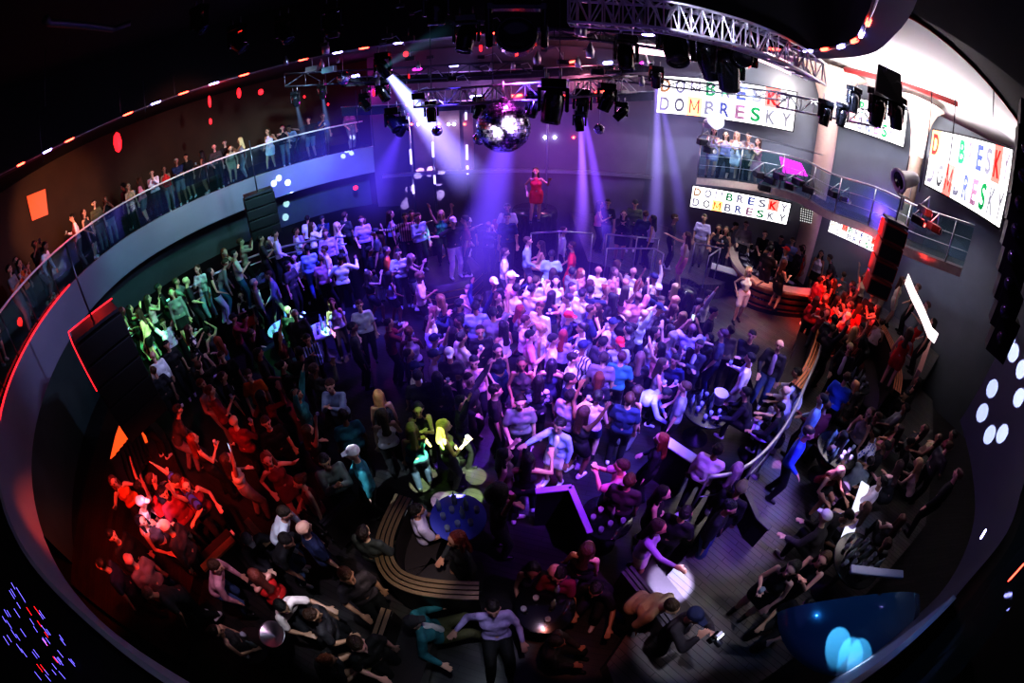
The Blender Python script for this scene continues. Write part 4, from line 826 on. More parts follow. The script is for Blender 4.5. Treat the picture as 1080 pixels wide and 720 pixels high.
# white ceiling and walls
area((8.0, 7.5, 6.9), (8.5, 8.5, 8.6), (1, .95, .95), 250, 3, 2); area((10.5, 7.5, 6.6), (10.5, 7.0, 8.6), (1, .92, .92), 250, 3, 2); point((11.5, 10.5, 7.2), (1, .55, .4), 60); point((8.5, 12.2, 7.4), (1, .8, .7), 45)
spot((5, 8, 7.6), (7.5, 15, 4.5), (.75, .8, 1), 700, 70, .8); spot((6, 7, 7.4), (13, 9, 4.5), (.55, .6, .85), 420, 70, .8); point((10.5, 12, 5.4), (.8, .05, .9), 60); point((11.5, 9.5, 4.4), (.35, .1, .9), 50)
spot((-7, 8, 7.2), (-12.5, 12, 5.5), (1, .3, .1), 160, 80, .8); point((-9.6, 12.2, 6.4), (1, .03, .02), 30); point((-11.4, 6.2, 5.8), (1, .04, .02), 26); spot((-9, 6, 6.9), (-14.5, 7.5, 6), (1, .5, .22), 500, 50, .6); point((-6, 16, 6.2), (.5, .03, .4), 60); point((2.5, 14.8, 6.4), (1, .35, .5), 60); point((-1.5, 14.5, 5.8), (.7, .3, .9), 50); point((-9.4, 13.8, 4.3), (.6, 1, .9), 8)
area((-5.5, 8, 6.2), (-11.5, 9, 4.6), (.6, .65, 1), 26, 2, 1); spot((-3, 7, 7.0), (-8.5, 14, 4.6), (.3, .9, .9), 700, 34, .7); spot((-3, 7, 7.0), (-11.5, 9.5, 4.8), (.35, .7, .8), 420, 34, .7); point((-10.3, 3.3, 4.4), (1, .03, .02), 12)
area((1, 3, 8.8), (1, 6, 0), (.3, .2, .8), 26, 8, 6)
spot((3, 3, 7), (7.5, .8, 3.4), (.35, .15, .6), 120, 60, .8); spot((-2, 3, 6.8), (-4, -.3, 3.2), (.5, .6, .6), 60, 80, .8)
# hard edged pools thrown by the multi beam lamps
def pools(src, pxs, z, col, power, ang, names=None):
    for (u, v) in pxs: spot(src, at(u, v, z), col, power, ang, .12, .01)
pools((.3, 2.2, 7.0), [(453, 495), (487, 490), (502, 502), (498, 524), (443, 510), (476, 527)], 0, (.75, 1, .55), 12000, 3.0)
pools((.3, 2.2, 7.0), [(466, 528), (478, 533)], 0, (.85, .6, 1), 12000, 3.0)
pools((-3.0, 1.5, 6.6), [(396, 483), (400, 521), (412, 525), (377, 491)], .9, (.75, .9, 1), 1500, 3.4)
pools((-3, 6, 6.8), [(297, 325), (278, 322), (323, 324), (308, 350), (345, 343), (335, 322), (161, 383), (140, 388)], 1.0, (.4, 1, .55), 3200, 3.4)
pools((-3, 6, 6.8), [(392, 325), (355, 350)], 1.0, (.8, .5, 1), 2400, 3.4)
def wpools(src, pxs, d, col, power, ang):
    for (u, v) in pxs: spot(src, atd(u, v, d), col, power, ang, .12, .01)
wpools((-4, 9.5, 5.4), [(305, 184), (306, 195), (308, 176), (319, 175), (322, 184), (321, 193), (312, 172)], 13.9, (.8, .9, 1), 12000, 2.0)
wpools((-1.5, 11.8, 5.2), [(432, 199), (440, 186), (462, 196), (463, 211), (428, 215), (452, 185)], 17.2, (.7, .6, 1), 4500, 3.4)
wpools((-5.5, 9, 6.4), [(351, 143), (356, 138), (361, 146), (353, 151), (365, 141), (357, 153), (350, 156)], 15.4, (.6, .7, 1), 6000, 1.5)
wpools((1.0, 2.4, 6.4), [(1057, 345), (1075, 385), (1041, 398), (1032, 425), (1043, 456), (1058, 460), (1063, 362), (1075, 420)], 7.6, (.85, .88, 1), 22000, 2.6)
wpools((1.5, 2.0, 6.2), [(912, 676), (897, 694), (876, 706)], 2.9, (.85, .88, 1), 2600, 4)
pools((3.2, 2.2, 6.8), [(822, 493), (880, 500), (868, 520), (882, 528)], .5, (.8, .4, 1), 3500, 3.0)
pools((4.8, 2.0, 6.6), [(935, 500), (912, 540), (925, 560), (897, 560)], 1.4, (.65, .62, 1), 300, 4.0)
spot((-4, 8, 7.4), (-10.5, 12, 5.1), (.75, .9, 1), 700, 44, .8); spot((-4, 8, 7.4), (-8, 14.5, 5.1), (.75, .9, 1), 700, 34, .8); spot((-3.4, 1.4, 5.6), px(85, 600, .3), (1, .12, .04), 700, 30, .7)  # first two wide spots added to brighten the balcony handrail
rs = random.Random(3)
for k in range(34):
    u = rs.uniform(430, 730); v = rs.uniform(280, 440)
    if k > 24: u = rs.uniform(560, 690); v = rs.uniform(380, 470)
    c_ = rs.choice([(.25, .06, 1), (.12, .1, 1), (.45, .3, 1), (.7, .68, 1), (.5, .1, .95), (.2, .1, 1), (.5, .42, 1)])
    spot((rs.uniform(-2, 5), rs.uniform(4, 10), 6.8), px(u, v, 1.5), c_, rs.uniform(450, 1100), rs.uniform(7, 12), .5)
spot((5, 6, 7.2), px(790, 305, 1.3), (1, .8, .85), 420, 9, .5); spot((4, 6, 7.2), px(724, 270, 1.8), (1, .7, .8), 380, 8, .5); spot((1.5, 9, 7), px(565, 198, 2.9), (1, .15, .12), 500, 9, .5)
for q_ in ((.5, 6.5, 6.0), (-1.5, 6.0, 4.5), (1.2, 6.4, 5.4)): spot(q_, atd(531, 134, 9.0), rs.choice([(.6, .4, 1), (1, .9, 1)]), 2200, 9, .4)  # spots added to brighten the mirror ball
# ---------------- beams visible in the haze
def beam_mat(name, col, s, L, r0, r1, decay):
    m = bpy.data.materials.new(name); m.use_nodes = True; nt = m.node_tree; nt.nodes.clear(); N = nt.nodes.new
    out = N('ShaderNodeOutputMaterial'); em = N('ShaderNodeEmission'); em.inputs[0].default_value = (*col, 1)
    tc = N('ShaderNodeTexCoord'); sx = N('ShaderNodeSeparateXYZ'); nt.links.new(tc.outputs['Object'], sx.inputs[0])
    def mth(op, a, b=None, clamp=False):
        n = N('ShaderNodeMath'); n.operation = op; n.use_clamp = clamp
        for i, x in enumerate((a, b)):
            if x is None: continue
            if isinstance(x, (int, float)): n.inputs[i].default_value = x
            else: nt.links.new(x, n.inputs[i])
        return n.outputs[0]
    z = sx.outputs['Z']; R = mth('ADD', mth('MULTIPLY', z, (r1-r0)/L), r0)
    rho = mth('SQRT', mth('ADD', mth('MULTIPLY', sx.outputs['X'], sx.outputs['X']), mth('MULTIPLY', sx.outputs['Y'], sx.outputs['Y'])))
    q = mth('DIVIDE', rho, R); f = mth('SUBTRACT', 1.0, mth('MULTIPLY', q, q), True); f = mth('POWER', f, 1.3)
    dec = mth('POWER', mth('SUBTRACT', 1.0, mth('DIVIDE', z, L), True), decay)
    st = mth('MULTIPLY', mth('MULTIPLY', f, dec), mth('DIVIDE', s*r0, mth('MULTIPLY', R, 1.0)))
    nt.links.new(st, em.inputs[1]); nt.links.new(em.outputs[0], out.inputs['Volume']); return m
nbm = 0
def beam(p, tgt, col, s, r0, r1, lab, decay=.8, extra=1.0):
    global nbm
    p = Vector(p); tgt = Vector(tgt); L = (tgt-p).length*extra; nbm += 1
    m = beam_mat('beam_haze_%d' % nbm, col, s, L, r0, r1, decay); g = MB(); g.lathe((0, 0, 0), [(.001, 0), (r0, 0), (r1, L), (.001, L)], m, n=24)
    o = g.build('light_beam'); o.location = p; o.rotation_mode = 'QUATERNION'; o.rotation_quaternion = (tgt-p).to_track_quat('Z', 'Y'); tag(o, lab, 'light beam', kind='stuff'); return o
beam(LAMP['wb'], atd(440, 112, 11), (.55, .7, 1), 30, .05, .12, 'hard white core of the beam from the blazing lamp', .4)
beam(LAMP['wb'], atd(462, 140, 12.5), (.3, .42, 1), 20, .07, .42, 'blue-white beam slanting down right from the blazing lamp', .6)
beam(LAMP['wb'], atd(500, 195, 14), (.35, .3, 1), 12, .07, .9, 'wide violet fan of haze spreading from the blazing lamp', .6)
beam(LAMP['wb'], atd(478, 28, 8), (.1, .3, .4), 1.2, .06, .25, 'faint teal beam rising right from the blazing lamp', .6)
beam(LAMP['m1'], at(612, 262, 1.0), (.3, .12, 1), 7, .05, .34, 'left violet beam dropping from the straight truss', .7)
beam(LAMP['m1'], at(640, 262, 1.0), (.25, .1, 1), 7, .05, .34, 'right violet beam dropping from the straight truss', .7)
beam(LAMP['m2'], at(618, 240, 1.0), (.4, .2, 1), 3, .05, .3, 'pale violet beam between the twin beams', .8)
beam(LAMP['m3'], at(690, 255, 1.0), (.4, .3, 1), 5.5, .05, .42, 'lilac beam dropping left of the large screen', .7)
beam(LAMP['m3'], at(722, 255, 1.0), (.3, .2, 1), 3, .05, .4, 'second lilac beam spreading right of the first', .8)
beam(LAMP['s1'], atd(348, 150, 13), (.3, .5, 1), 4, .04, .16, 'short pale blue beam above the left balcony', .7)
beam(LAMP['s2'], atd(322, 150, 13), (.3, .5, .9), 3.5, .04, .16, 'short teal beam left of the pale blue one', .7)
beam(LAMP['v1'], atd(385, 235, 13), (.16, .08, 1), 3.2, .06, .9, 'wide deep violet beam pouring down the left wall', .7)
beam(LAMP['m8'], atd(800, 110, 9), (.3, .4, 1), 8, .04, .10, 'short blue beam across the top of the large screen', .4)
beam(LAMP['m9'], atd(762, 103, 8.4), (.2, 1, .5), 14, .04, .05, 'short green beam from the curved truss', .2)
beam(atd(531, 155, 9), at(500, 300, 1), (.2, .1, 1), 1.4, .3, 1.1, 'soft violet haze falling below the mirror ball', .6)
# thin room haze near the back of the hall
def haze(c, r, col, s, lab):
    m = bpy.data.materials.new('haze'); m.use_nodes = True; nt = m.node_tree; nt.nodes.clear(); N = nt.nodes.new
    out = N('ShaderNodeOutputMaterial'); em = N('ShaderNodeEmission'); em.inputs[0].default_value = (*col, 1); tc = N('ShaderNodeTexCoord'); vl = N('ShaderNodeVectorMath'); vl.operation = 'LENGTH'
    nt.links.new(tc.outputs['Object'], vl.inputs[0]); mr = N('ShaderNodeMapRange'); mr.interpolation_type = 'SMOOTHSTEP'; mr.inputs['From Min'].default_value = 0; mr.inputs['From Max'].default_value = 1; mr.inputs['To Min'].default_value = s; mr.inputs['To Max'].default_value = 0
    nt.links.new(vl.outputs['Value'], mr.inputs['Value']); nt.links.new(mr.outputs[0], em.inputs[1]); nt.links.new(em.outputs[0], out.inputs['Volume'])
    g = MB(); g.lathe((0, 0, 0), [(math.sin(PI*i/14)+.0001, -math.cos(PI*i/14)) for i in range(15)], m, n=28); o = g.build('haze_cloud'); o.location = c; o.scale = r; tag(o, lab, 'haze', kind='stuff')
haze((-4.2, 12.5, 4.0), (4, 2.6, 2.6), (.13, .08, 1), .09, 'deep blue violet haze at the far left end of the hall')
haze((1.2, 13.0, 4.0), (4, 2.4, 3), (.34, .10, .75), .085, 'violet haze before the far smoked wall')
haze((5.0, 12.5, 5.0), (2.6, 2.2, 3.2), (.42, .38, .75), .075, 'pale lilac haze before the large lettered screen')
haze((8.8, 11.5, 5.2), (3, 2, 2.5), (.5, .55, .7), .03, 'pale grey haze between the screens')
haze((1.0, 7.0, 2.6), (5, 4.5, 1.6), (.2, .06, 1), .05, 'low violet haze over the packed dance floor')
# ================================================================ PEOPLE
def V(*a): return Vector(a)
def cap_geo(p0, r0, p1, r1, n=12):
    """closed tapered capsule"""
    p0 = Vector(p0); p1 = Vector(p1); d = p1-p0; L = d.length
    if L < 1e-5: d = V(0, 0, 1); L = 1e-5
    R = align(d); prof = []
    for k in range(5): a = -PI/2+PI/2*k/4; prof.append((max(r0*math.cos(a), 1e-4), r0*math.sin(a)))
    for k in range(5): a = PI/2*k/4; prof.append((max(r1*math.cos(a), 1e-4), L+r1*math.sin(a)))
    vs = []; fs = []
    for (r, z) in prof:
        for k in range(n): th = 2*PI*k/n; vs.append(p0+R@V(r*math.cos(th), r*math.sin(th), z))
    for i in range(len(prof)-1):
        for k in range(n): k2 = (k+1) % n; fs.append((i*n+k, i*n+k2, (i+1)*n+k2, (i+1)*n+k))
    fs.append(tuple(range(n-1, -1, -1))); fs.append(tuple((len(prof)-1)*n+k for k in range(n))); return vs, fs
def fuse(name, caps, vox, smooth=3, mt=None, squash=None, cut=None, paint=None):
    vs = []; fs = []
    for c in caps:
        a, b = cap_geo(*c); o = len(vs); vs += a; fs += [tuple(i+o for i in f) for f in b]
    me = bpy.data.meshes.new(name); me.from_pydata([tuple(v) for v in vs], [], fs)
    o = bpy.data.objects.new('tmp', me); C.objects.link(o)
    m = o.modifiers.new('r', 'REMESH'); m.mode = 'VOXEL'; m.voxel_size = vox; m.use_smooth_shade = True
    s = o.modifiers.new('s', 'SMOOTH'); s.factor = .5; s.iterations = smooth
    dg = bpy.context.evaluated_depsgraph_get(); dg.update(); out = bpy.data.meshes.new_from_object(o.evaluated_get(dg)); out.name = name
    bpy.data.objects.remove(o); bpy.data.meshes.remove(me)
    if cut:
        bm = bmesh.new(); bm.from_mesh(out)
        for co, no in cut: bmesh.ops.bisect_plane(bm, geom=bm.verts[:]+bm.edges[:]+bm.faces[:], plane_co=co, plane_no=no, clear_outer=True)
        bm.to_mesh(out); bm.free()
    out.polygons.foreach_set('use_smooth', [True]*len(out.polygons))
    out.materials.clear(); out.materials.append(mt)
    if paint is not None:
        at_ = out.attributes.new('paint', 'FLOAT_COLOR', 'POINT'); buf = []
        for v in out.vertices: buf += paint(v.co)
        at_.data.foreach_set('color', buf)
    return out
def ik(a, b, l1, l2, hint):
    """mid joint of a two bone limb"""
    a = Vector(a); b = Vector(b); d = b-a; L = d.length; mx = (l1+l2)*.995
    if L > mx: b = a+d*(mx/L); d = b-a; L = mx
    x = (l1*l1-l2*l2+L*L)/(2*L); h = math.sqrt(max(l1*l1-x*x, 0)); n = d.normalized(); q = Vector(hint)-n*Vector(hint).dot(n)
    if q.length < 1e-4: q = V(0, 0, 1)
    return a+n*x+q.normalized()*h, b
# pose: pelvis height, spine direction (x right, y forward, z up), head forward, hands R / L relative to shoulder, feet R / L
P = {
 'stand': dict(pel=.93, sp=(0, .03, 1), rh=(.06, .06, -.54), lh=(-.08, .10, -.52), rf=(.10, .02), lf=(-.11, -.03)),
 'relax': dict(pel=.92, sp=(.05, .02, 1), rh=(.02, .22, -.42), lh=(-.07, .05, -.53), rf=(.13, .08), lf=(-.09, -.04)),
 'drink': dict(pel=.93, sp=(0, .02, 1), rh=(-.06, .30, -.16), lh=(-.06, .12, -.50), rf=(.11, .05), lf=(-.11, -.02)),
 'cheer': dict(pel=.92, sp=(-.03, .05, 1), rh=(.10, .14, .50), lh=(-.08, .22, -.36), rf=(.13, .06), lf=(-.12, -.06)),
 'hands': dict(pel=.91, sp=(0, .0, 1), rh=(.16, .12, .50), lh=(-.16, .16, .46), rf=(.13, .04), lf=(-.13, -.04)),
 'phone': dict(pel=.93, sp=(0, 0, 1), rh=(-.08, .36, .16), lh=(.02, .34, .12), rf=(.10, .03), lf=(-.11, 0)),
 'dance': dict(pel=.87, sp=(.10, .10, 1), rh=(.22, .26, .02), lh=(-.20, .26, -.14), rf=(.18, .14), lf=(-.14, -.12)),
 'dance2': dict(pel=.88, sp=(-.12, .06, 1), rh=(.10, .30, .22), lh=(-.26, .10, -.30), rf=(.12, .2), lf=(-.18, -.08)),
 'cross': dict(pel=.93, sp=(0, -.02, 1), rh=(-.26, .22, -.22), lh=(.24, .24, -.20), rf=(.14, .03), lf=(-.14, .02)),
 'clap': dict(pel=.92, sp=(0, .06, 1), rh=(-.14, .34, .02), lh=(.12, .34, .0), rf=(.12, .04), lf=(-.10, -.04)),
 'walk': dict(pel=.92, sp=(0, .08, 1), rh=(.06, -.14, -.50), lh=(-.06, .26, -.42), rf=(.08, .30), lf=(-.08, -.28)),
 'lean': dict(pel=.88, sp=(0, .62, .8), rh=(.03, .0, -.52), lh=(-.05, .08, -.50), rf=(.13, .05), lf=(-.13, -.12)),
 'bend': dict(pel=.86, sp=(0, .95, .42), rh=(-.02, .34, -.38), lh=(-.02, .22, -.46), rf=(.14, .06), lf=(-.12, -.18)),
 'point': dict(pel=.93, sp=(0, .04, 1), rh=(.16, .50, .04), lh=(-.07, .06, -.52), rf=(.12, .05), lf=(-.12, -.04)),
 'sit': dict(pel=.50, sp=(0, .02, 1), rh=(-.02, .34, -.34), lh=(.02, .34, -.36), rf=(.12, .46), lf=(-.12, .44)),
 'sitback': dict(pel=.48, sp=(0, -.42, 1), rh=(.34, .10, -.28), lh=(-.14, .34, -.34), rf=(.18, .62), lf=(-.10, .56)),
 'sitlean': dict(pel=.50, sp=(.1, .5, .85), rh=(-.04, .30, -.28), lh=(-.22, .34, -.26), rf=(.20, .42), lf=(-.16, .40)),
 'hip': dict(pel=.95, sp=(.06, -.03, 1), rh=(.10, .06, -.40), lh=(-.24, .14, .0), rf=(.16, .16), lf=(-.08, -.06)),
 'djay': dict(pel=.92, sp=(0, .22, 1), rh=(.04, .42, -.30), lh=(-.10, .40, -.32), rf=(.12, .04), lf=(-.12, -.04)),
 'arms': dict(pel=.92, sp=(0, .04, 1), rh=(.46, .18, .0), lh=(-.44, .16, .04), rf=(.14, .02), lf=(-.14, -.02)),
 'camera': dict(pel=.92, sp=(0, .06, 1), rh=(-.10, .26, .10), lh=(.06, .32, .06), rf=(.14, .10), lf=(-.12, -.08)),
}
def skel(pose, sex):
    p = P[pose]; k = 1.0 if sex == 'm' else .95; sw = .175 if sex == 'm' else .15
    pel = V(0, 0, p['pel']*k); sp = Vector(p['sp']).normalized(); chest = pel+sp*.30*k; neck = pel+sp*.50*k
    sit = p['pel'] < .6
    up = (sp+V(0, .0, .9)).normalized() if not sit else (sp*.5+V(0, .04, 1)).normalized()
    head = neck+up*.185*k+V(0, .02, 0); side = V(1, 0, 0)
    J = dict(pel=pel, sp=sp, chest=chest, neck=neck, head=head, up=up, k=k, sex=sex)
    for s, S_ in ((1, 'r'), (-1, 'l')):
        sh = neck-sp*.045+V(s*sw, 0, 0); ha = sh+Vector(p[S_+'h'])*k
        el, wr_ = ik(sh, ha, .285*k, .255*k, V(s*.5, -.35, -.75))
        hip = pel+V(s*.09, 0, -.02); f = p[S_+'f']; ft = V(f[0]*.95, f[1], .085)
        kn, ft = ik(hip, ft, .43*k, .42*k, V(s*.08, 1, .1))
        J['sh'+S_] = sh; J['el'+S_] = el; J['wr'+S_] = wr_; J['hip'+S_] = hip; J['kn'+S_] = kn; J['ft'+S_] = ft
    J['fwd'] = (V(0, 1, 0)-up*up.y).normalized(); return J
def hand_caps(J, S_):
    s = 1 if S_ == 'r' else -1; w = J['wr'+S_]; d = (w-J['el'+S_]).normalized(); side = d.cross(V(0, 0, 1));
    if side.length < .2: side = V(1, 0, 0)
    side.normalize(); nrm = side.cross(d).normalized(); c = []
    palm = w+d*.05
    for q in (-.028, -.009, .010, .028): c.append((w+side*q*.7, .017, w+d*.085+side*q, .015))
    curl = -nrm*s if False else V(0, 0, -1)*.5+d.cross(side)*.0
    for i, (q, L) in enumerate(((-.030, .060), (-.010, .074), (.010, .078), (.030, .068))):
        b = w+d*.088+side*q; m = b+d*L*.55+curl*.012+side*q*.25; e = m+(d*.6+curl*.55).normalized()*L*.5; c.append((b, .0105, m, .0095)); c.append((m, .0095, e, .0085))
    b = w+d*.025-side*.026*1; m = b+(-side*.75+d*.7).normalized()*.045; e = m+(d-side*.15).normalized()*.032; c.append((b, .014, m, .0115)); c.append((m, .0115, e, .0095)); return c
def body_caps(J):
    k = J['k']; m = J['sex'] == 'm'; c = []; pel, sp, chest, neck, head, up, f = (J[x] for x in ('pel', 'sp', 'chest', 'neck', 'head', 'up', 'fwd'))
    X = V(1, 0, 0); hw = .10 if m else .105
    c.append((pel+X*-hw*.8, .098 if m else .105, pel+X*hw*.8, .098 if m else .105))
    wa = pel+sp*.17; ww = .055 if m else .04
    c.append((wa-X*ww, .088 if m else .078, wa+X*ww, .088 if m else .078)); c.append((pel, .11, chest, .10))
    c.append((chest-X*(.085 if m else .065), .105 if m else .09, chest+X*(.085 if m else .065), .105 if m else .09))
    c.append((chest, .10, neck-sp*.06, .075)); c.append((J['shl'], .052 if m else .044, J['shr'], .052 if m else .044))
    c.append((neck-sp*.05, .065, neck+up*.03, .048 if m else .042)); c.append((neck, .05 if m else .043, head-up*.06, .048 if m else .042))
    if not m:
        for s in (-1, 1): c.append((chest+X*s*.065+f*.055-sp*.0, .058, chest+X*s*.065+f*.075, .045))
    # head: skull, jaw, nose, ears, brow, lips
    c.append((head+up*.02-f*.02, .088, head+up*.025+f*.012, .082)); c.append((head, .07, head-up*.065+f*.04, .045)); c.append((head-up*.075+f*.052, .03, head-up*.08+f*.06, .024))
    c.append((head+f*.085+up*.012, .010, head+f*.108-up*.022, .014)); c.append((head+f*.078+up*.035-X*.03, .014, head+f*.078+up*.035+X*.03, .014))
    for s in (-1, 1): c.append((head+X*s*.083-up*.01, .012, head+X*s*.09+up*.022, .014)); c.append((head+X*s*.04+f*.062-up*.02, .018, head+X*s*.036+f*.065-up*.026, .018))
    c.append((head+f*.094-up*.048-X*.014, .009, head+f*.094-up*.048+X*.014, .009))
    for S_ in ('r', 'l'):
        a = 1.0 if m else .84
        c.append((J['sh'+S_], .055*a, J['sh'+S_].lerp(J['el'+S_], .45), .047*a)); c.append((J['sh'+S_].lerp(J['el'+S_], .45), .047*a, J['el'+S_], .037*a))
        c.append((J['el'+S_], .038*a, J['el'+S_].lerp(J['wr'+S_], .35), .040*a)); c.append((J['el'+S_].lerp(J['wr'+S_], .35), .040*a, J['wr'+S_], .025*a)); c += hand_caps(J, S_)
        hp, kn, ft = J['hip'+S_], J['kn'+S_], J['ft'+S_]
        c.append((hp, .092 if m else .096, hp.lerp(kn, .5), .075)); c.append((hp.lerp(kn, .5), .075, kn, .054)); c.append((kn, .054, kn.lerp(ft, .3), .056)); c.append((kn.lerp(ft, .3), .056, ft, .034))
        c.append((ft-V(0, .03, .045), .034, ft+V(0, .12, -.055), .026))
    return c
def paint_for(J):
    h, up, f = J['head'], J['up'], J['fwd']
    pts = [(h+f*.092+up*.014+V(s*.033, 0, 0), .0155, (.02, .015, .015, 1.0)) for s in (-1, 1)]+[(h+f*.10-up*.048+V(s*.012, 0, 0), .014, (.45, .1, .1, .75)) for s in (-1, 0, 1)]+[(h+f*.09+up*.036+V(s*.035, 0, 0), .012, (.05, .03, .02, .8)) for s in (-1, 1)]
    def fn(co):
        if (co-h).length > .16: return (0, 0, 0, 0)
        for p, r, c in pts:
            if (co-p).length < r: return c
        return (0, 0, 0, 0)
    return fn
def top_caps(J, kind):
    m = J['sex'] == 'm'; e = .020; c = []; pel, sp, chest, neck, f = (J[x] for x in ('pel', 'sp', 'chest', 'neck', 'fwd')); X = V(1, 0, 0)
    low = .02 if kind != 'crop' else .17
    wa = pel+sp*.16; ww = .062 if m else .044
    lowp = pel+sp*low
    if kind != 'crop': c.append((lowp-X*(.085 if m else .08), .098+e, lowp+X*(.085 if m else .08), .098+e))
    c.append((wa-X*ww, .088+e, wa+X*ww, .088+e) if kind != 'crop' else (chest-X*.05, .09+e, chest+X*.05, .09+e)); c.append((wa, .1+e, chest, .1+e))
    c.append((chest-X*(.088 if m else .068), .104+e*.8 if m else .09+e*.8, chest+X*(.088 if m else .068), .104+e*.8 if m else .09+e*.8))
    c.append((chest, .10+e*.6, neck-sp*.065, .076+e*.5))
    if not m:
        for s in (-1, 1): c.append((chest+X*s*.065+f*.06, .058+e*.7, chest+X*s*.065+f*.078, .045+e*.7))
    if kind in ('tee', 'long', 'shirt', 'jacket', 'loose'): c.append((J['shl']-sp*.005, .052+e*.6, J['shr']-sp*.005, .052+e*.6))
    ee = e+(.012 if kind in ('jacket', 'loose') else 0)
    for S_ in ('r', 'l'):
        sh, el, wr_ = J['sh'+S_], J['el'+S_], J['wr'+S_]; a = 1.0 if m else .86
        if kind in ('tee', 'loose'): c.append((sh, (.052+ee*.6)*a, sh.lerp(el, .72), (.047+ee*1.1)*a))
        if kind in ('long', 'shirt', 'jacket'):
            c.append((sh, (.054+ee*.6)*a, el, (.040+ee*.8)*a)); c.append((el, (.042+ee*.7)*a, el.lerp(wr_, .93), (.027+ee*.6)*a))
    return c
def pants_caps(J, kind):
    m = J['sex'] == 'm'; c = []; pel = J['pel']; X = V(1, 0, 0); e = .016
    c.append((pel-X*.082, .100+e, pel+X*.082, .100+e))
    for S_ in ('r', 'l'):
        hp, kn, ft = J['hip'+S_], J['kn'+S_], J['ft'+S_]
        c.append((hp, .094+e, hp.lerp(kn, .5), .078+e))
        if kind == 'shorts': c.append((hp.lerp(kn, .5), .078+e, hp.lerp(kn, .78), .068+e*1.4)); continue
        c.append((hp.lerp(kn, .5), .078+e, kn, .058+e)); c.append((kn, .060+e, kn.lerp(ft, .35), .058+e)); c.append((kn.lerp(ft, .35), .058+e, ft+V(0, 0, .0), .045+e*.6))
    return c
def skirt_caps(J):
    pel = J['pel']; X = V(1, 0, 0); c = [(pel-X*.08, .12, pel+X*.08, .12)]
    mr = J['hipr'].lerp(J['knr'], .52); ml = J['hipl'].lerp(J['knl'], .52)
    c.append((J['hipr'], .115, mr, .105)); c.append((J['hipl'], .115, ml, .105)); c.append((ml, .10, mr, .10)); c.append((pel-V(0, 0, .05), .12, (ml+mr)/2, .10)); return c
def shoe_caps(J, side):
    c = []
    for S_ in (side,): ft = J['ft'+S_]; c.append((ft+V(0, -.035, -.042), .046, ft+V(0, .13, -.052), .036)); c.append((ft+V(0, -.02, .0), .044, ft+V(0, .02, -.03), .046))
    return c
def hair_caps(J, kind):
    h, up, f, sp = J['head'], J['up'], J['fwd'], J['sp']; X = V(1, 0, 0); t = h+up*.035-f*.028
    if kind == 'short': return [(t-f*.012, .094, t+f*.022+up*.012, .086), (h+up*.085+f*.03, .04, h+up*.08+f*.055, .03)]
    if kind == 'crop': return [(t-f*.01, .091, t+f*.015+up*.008, .085)]
    if kind == 'bun': return [(t-f*.012, .094, t+f*.018+up*.012, .087), (h-f*.11+up*.07, .045, h-f*.12+up*.08, .04)]
    if kind == 'afro': return [(t-f*.03, .15, t+up*.05, .15), (t-X*.06, .12, t+X*.06, .12), (t-f*.06-up*.06, .11, t-f*.05-up*.10, .09)]
    b = J['neck']-sp*.14-f*.095
    L = [(t-f*.014, .096, t+f*.018+up*.012, .089), (h-f*.055, .085, h-f*.075-up*.11, .075), (h-f*.075-up*.1, .072, b, .062), (b-X*.035, .05, b+X*.035, .05)]
    for s in (-1, 1): L.append((h+X*s*.07-f*.02+up*.03, .036, h+X*s*.082-f*.02-up*.11, .030)); L.append((h+X*s*.082-f*.02-up*.11, .030, J['neck']+X*s*.09-sp*.07+f*.01, .026))
    return L
def cap_geo_hat(J):
    h, up, f = J['head'], J['up'], J['fwd']; X = V(1, 0, 0); t = h+up*.045-f*.018
    return [(t-f*.012, .098, t+f*.018+up*.015, .09)]+[(h+f*.085+up*.055+X*x, .011, h+f*.165+up*.045+X*x*.7, .009) for x in (-.05, -.03, -.01, .01, .03, .05)]
_pc = {}
def pmesh(pose, sex, what):
    k = (pose, sex, what)
    if k in _pc: return _pc[k]
    jk = (pose, sex)
    if jk not in _pc: _pc[jk] = skel(pose, sex)
    J = _pc[jk]; w, _, pat = what.partition(':')
    if w == 'bodylow': me = fuse('person_body', body_caps(J), .02, 1, M['skin'])
    elif w == 'body': me = fuse('person_body', body_caps(J), .0115, 2, M['skin'], paint=paint_for(J))
    elif w in ('tee', 'long', 'shirt', 'jacket', 'loose', 'crop', 'vest'): me = fuse('top', top_caps(J, w), .02, 3, M[pat or 'cloth'])
    elif w in ('pants', 'shorts'): me = fuse('trousers', pants_caps(J, w), .02, 3, M['cloth'])
    elif w == 'skirt': me = fuse('skirt', skirt_caps(J), .02, 3, M['cloth'])
    elif w == 'dress': me = fuse('dress', skirt_caps(J)+top_caps(J, 'vest'), .02, 3, M[pat or 'cloth'])
    elif w in ('shoer', 'shoel'): me = fuse('shoe', shoe_caps(J, w[-1]), .016, 2, M['shoe'])
    elif w == 'cap':
        h, up = J['head'], J['up']; me = fuse('cap', cap_geo_hat(J), .011, 2, M['cloth'], cut=[(h+up*.035, -up)])
    else:
        h, up, f = J['head'], J['up'], J['fwd']; cut = None
        if w in ('short', 'crop_hair', 'bun'): cut = [(h-up*.02, (-up*.75+f*.75).normalized())]
        if w == 'longhair' or w == 'afro': cut = [(h+f*.045, f)] if w == 'longhair' else [(h+f*.05, (f-up*.35).normalized())]
        me = fuse('hair', hair_caps(J, {'crop_hair': 'crop', 'longhair': 'long'}.get(w, w)), .014, 2, M['hair'], cut=cut)
    _pc[k] = me; return me
SK = {'l': (.62, .40, .30), 't': (.48, .28, .19), 'b': (.26, .14, .09), 'd': (.12, .065, .045)}
